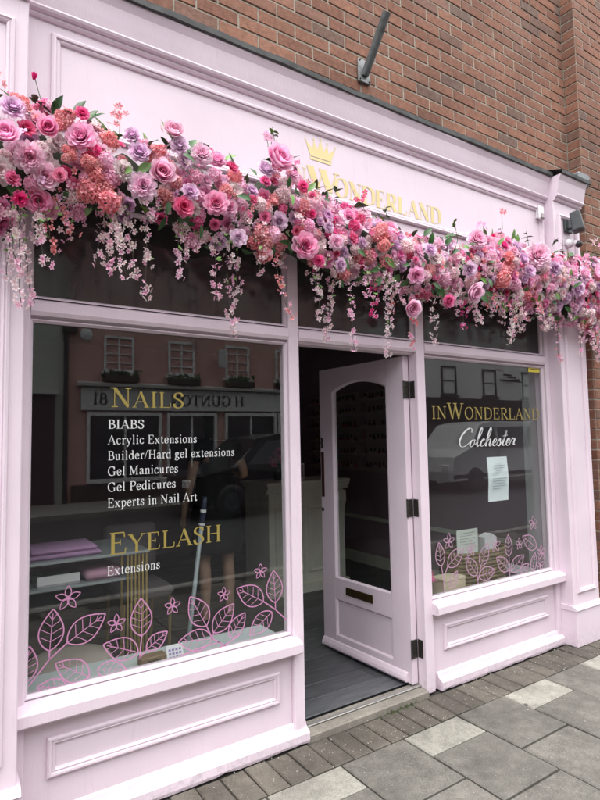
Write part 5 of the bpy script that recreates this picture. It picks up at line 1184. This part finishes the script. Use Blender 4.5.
for x_ in (12.8, 15.3, 17.7, 20.2, 22.7): sash(hw, x_, x_+.82, 2.98, 4.08, YO, DW, (0,1), DRK); sash(hw, x_, x_+.82, 5.3, 6.5, YO, DW, (0,1), DRK)
MB().box(11.6, 25.9, YO, YO+.16, 2.0, 2.85).build('sign_board', mat('brown_fascia', (.03,.022,.02), .5), hw)
MB().box(11.6, 25.9, YO, YO+.05, -.01, 1.999).build('shop_panel', mat('shop_grey', (.10,.09,.09), .6), hw)
for a in (12, 15, 18, 21): MB().box(a, a+2.3, YO+.051, YO+.08, .6, 1.95).build('shop_window', WG, hw)
b = MB(); [b.tube([(18.9+.25*k, YO+.1, 3.9-.1*k), (19.15+.25*k, YO+.3, 3.85-.08*k)], .04, 6) for k in range(3)]; b.tube([(18.8,YO,3.7),(19.8,YO+.3,3.6)], .03, 6); b.build('wall_bracket', M['black'], hw)
h4 = house('dark brick house at the far left across the street', -17, -7.6, (.17,.09,.065), 7.5, 10.3)
for x_ in (-15.5, -13, -10.5): sash(h4, x_, x_+.8, 5.2, 6.4, YO); sash(h4, x_, x_+.8, 2.9, 4.1, YO); sash(h4, x_, x_+1.1, .8, 2.1, YO)
h5 = house('dark brick house at the far right across the street', 26.1, 38, (.19,.10,.07), 7.5, 10.3)
for x_ in (28, 31, 34): sash(h5, x_, x_+.8, 5.2, 6.4, YO); sash(h5, x_, x_+.8, 2.9, 4.1, YO); sash(h5, x_, x_+1.1, .8, 2.1, YO)

def vehicle(name, label, cat, x0, y0, prof, wins, body, wheels, L, W=1.75):
    """side profile (x,z) extruded across W with rounded edges; stands along X"""
    v = thing(name, label, cat)
    b = MB(); n = len(prof); k = [(0,.0),(.10,.06),(1,.06)]
    vs = []
    lay4 = [(-W/2, .06), (-W/2+.09, .0), (W/2-.09, .0), (W/2, .06)]
    cx = L/2
    for yy, ins in lay4: vs += [(x0+cx+(px-cx)*(1-ins*.5), y0+yy*(1-.13*max(0, (pz-.95)/.8) if abs(yy) > .8 else 1), -.135+pz*(1-ins*.25)+ins*.15) for px, pz in prof]
    fs = [(j*n+i, j*n+(i+1) % n, (j+1)*n+(i+1) % n, (j+1)*n+i) for j in range(3) for i in range(n)]+[tuple(range(n)), tuple(range(4*n-1, 3*n-1, -1))]
    b.add(vs, fs); bo = b.build('body', body, v)
    for poly in wins:
        for sgn in (1, -1):
            m_ = MB(); m_.add([(x0+px, y0+sgn*(W/2+.012)*(1-.13*max(0, (pz-.95)/.8)), -.135+pz) for px, pz in poly], [tuple(range(len(poly)) if sgn < 0 else range(len(poly)-1, -1, -1))]); m_.build('side_window', WG, bo)
    for wx in wheels:
        for sgn in (1, -1):
            t = MB(); t.lathe([(.20,-.1),(.33,-.1),(.345,-.06),(.345,.06),(.33,.1),(.20,.1)], (0,0,0), 22); wo = t.build('wheel', M['black'], v, True); wo.location = (x0+wx, y0+sgn*(W/2-.09), -.135+.345); wo.rotation_euler = (R(90), 0, 0)
            t = MB(); t.lathe([(.03,-.104),(.19,-.101),(.19,.101),(.03,.104)], (0,0,0), 14); t.build('rim', M['darkgrey'], wo)
    for zz, c, xx in ((.72,(.6,.6,.58),0.06),(.78,(.35,.02,.02),L-.06)):
        for sgn in (1,-1): MB().cbox(x0+xx-.07, x0+xx+.07, y0+sgn*(W/2-.22)-.14, y0+sgn*(W/2-.22)+.14, -.135+zz-.08, -.135+zz+.08, .02).build('lamp', mat('vehicle_lamp', c, .2), v)
    return v
SUV = [(.05,.35),(.0,.55),(.08,.85),(.95,1.02),(1.55,1.58),(2.2,1.68),(3.5,1.66),(4.2,1.5),(4.45,1.0),(4.5,.55),(4.42,.32)]
vehicle('parked_car', 'dark estate car parked across the street, mirrored in the left window', 'car', 3.6, -8.6, SUV, [[(1.25,1.06),(1.75,1.52),(2.5,1.58),(2.5,1.05)],[(2.58,1.05),(2.58,1.58),(3.5,1.56),(3.55,1.05)],[(3.63,1.05),(3.6,1.54),(4.05,1.42),(4.2,1.06)]], mat('black_car_paint', (.012,.013,.016), .15), (.9, 3.6), 4.5)
VAN = [(.05,.35),(.0,.6),(.1,1.0),(.75,1.2),(1.35,1.88),(1.8,1.97),(4.9,1.97),(5.05,1.8),(5.1,.6),(5.05,.35)]
vehicle('white_van', 'white panel van parked across the street, mirrored in the right window', 'van', 11.0, -8.8, VAN, [[(.95,1.25),(1.4,1.78),(2.0,1.8),(2.0,1.22)],[(2.12,1.22),(2.12,1.8),(3.4,1.82),(3.4,1.22)],[(3.52,1.22),(3.52,1.82),(4.75,1.8),(4.8,1.22)],[(.1,.42),(.1,.52),(5.0,.52),(5.0,.42)],[(2.05,.55),(2.05,1.95),(2.07,1.95),(2.07,.55)],[(3.45,.55),(3.45,1.95),(3.47,1.95),(3.47,.55)]], mat('white_van_paint', (.5,.51,.52), .25), (1.0, 4.1), 5.1, 1.9)
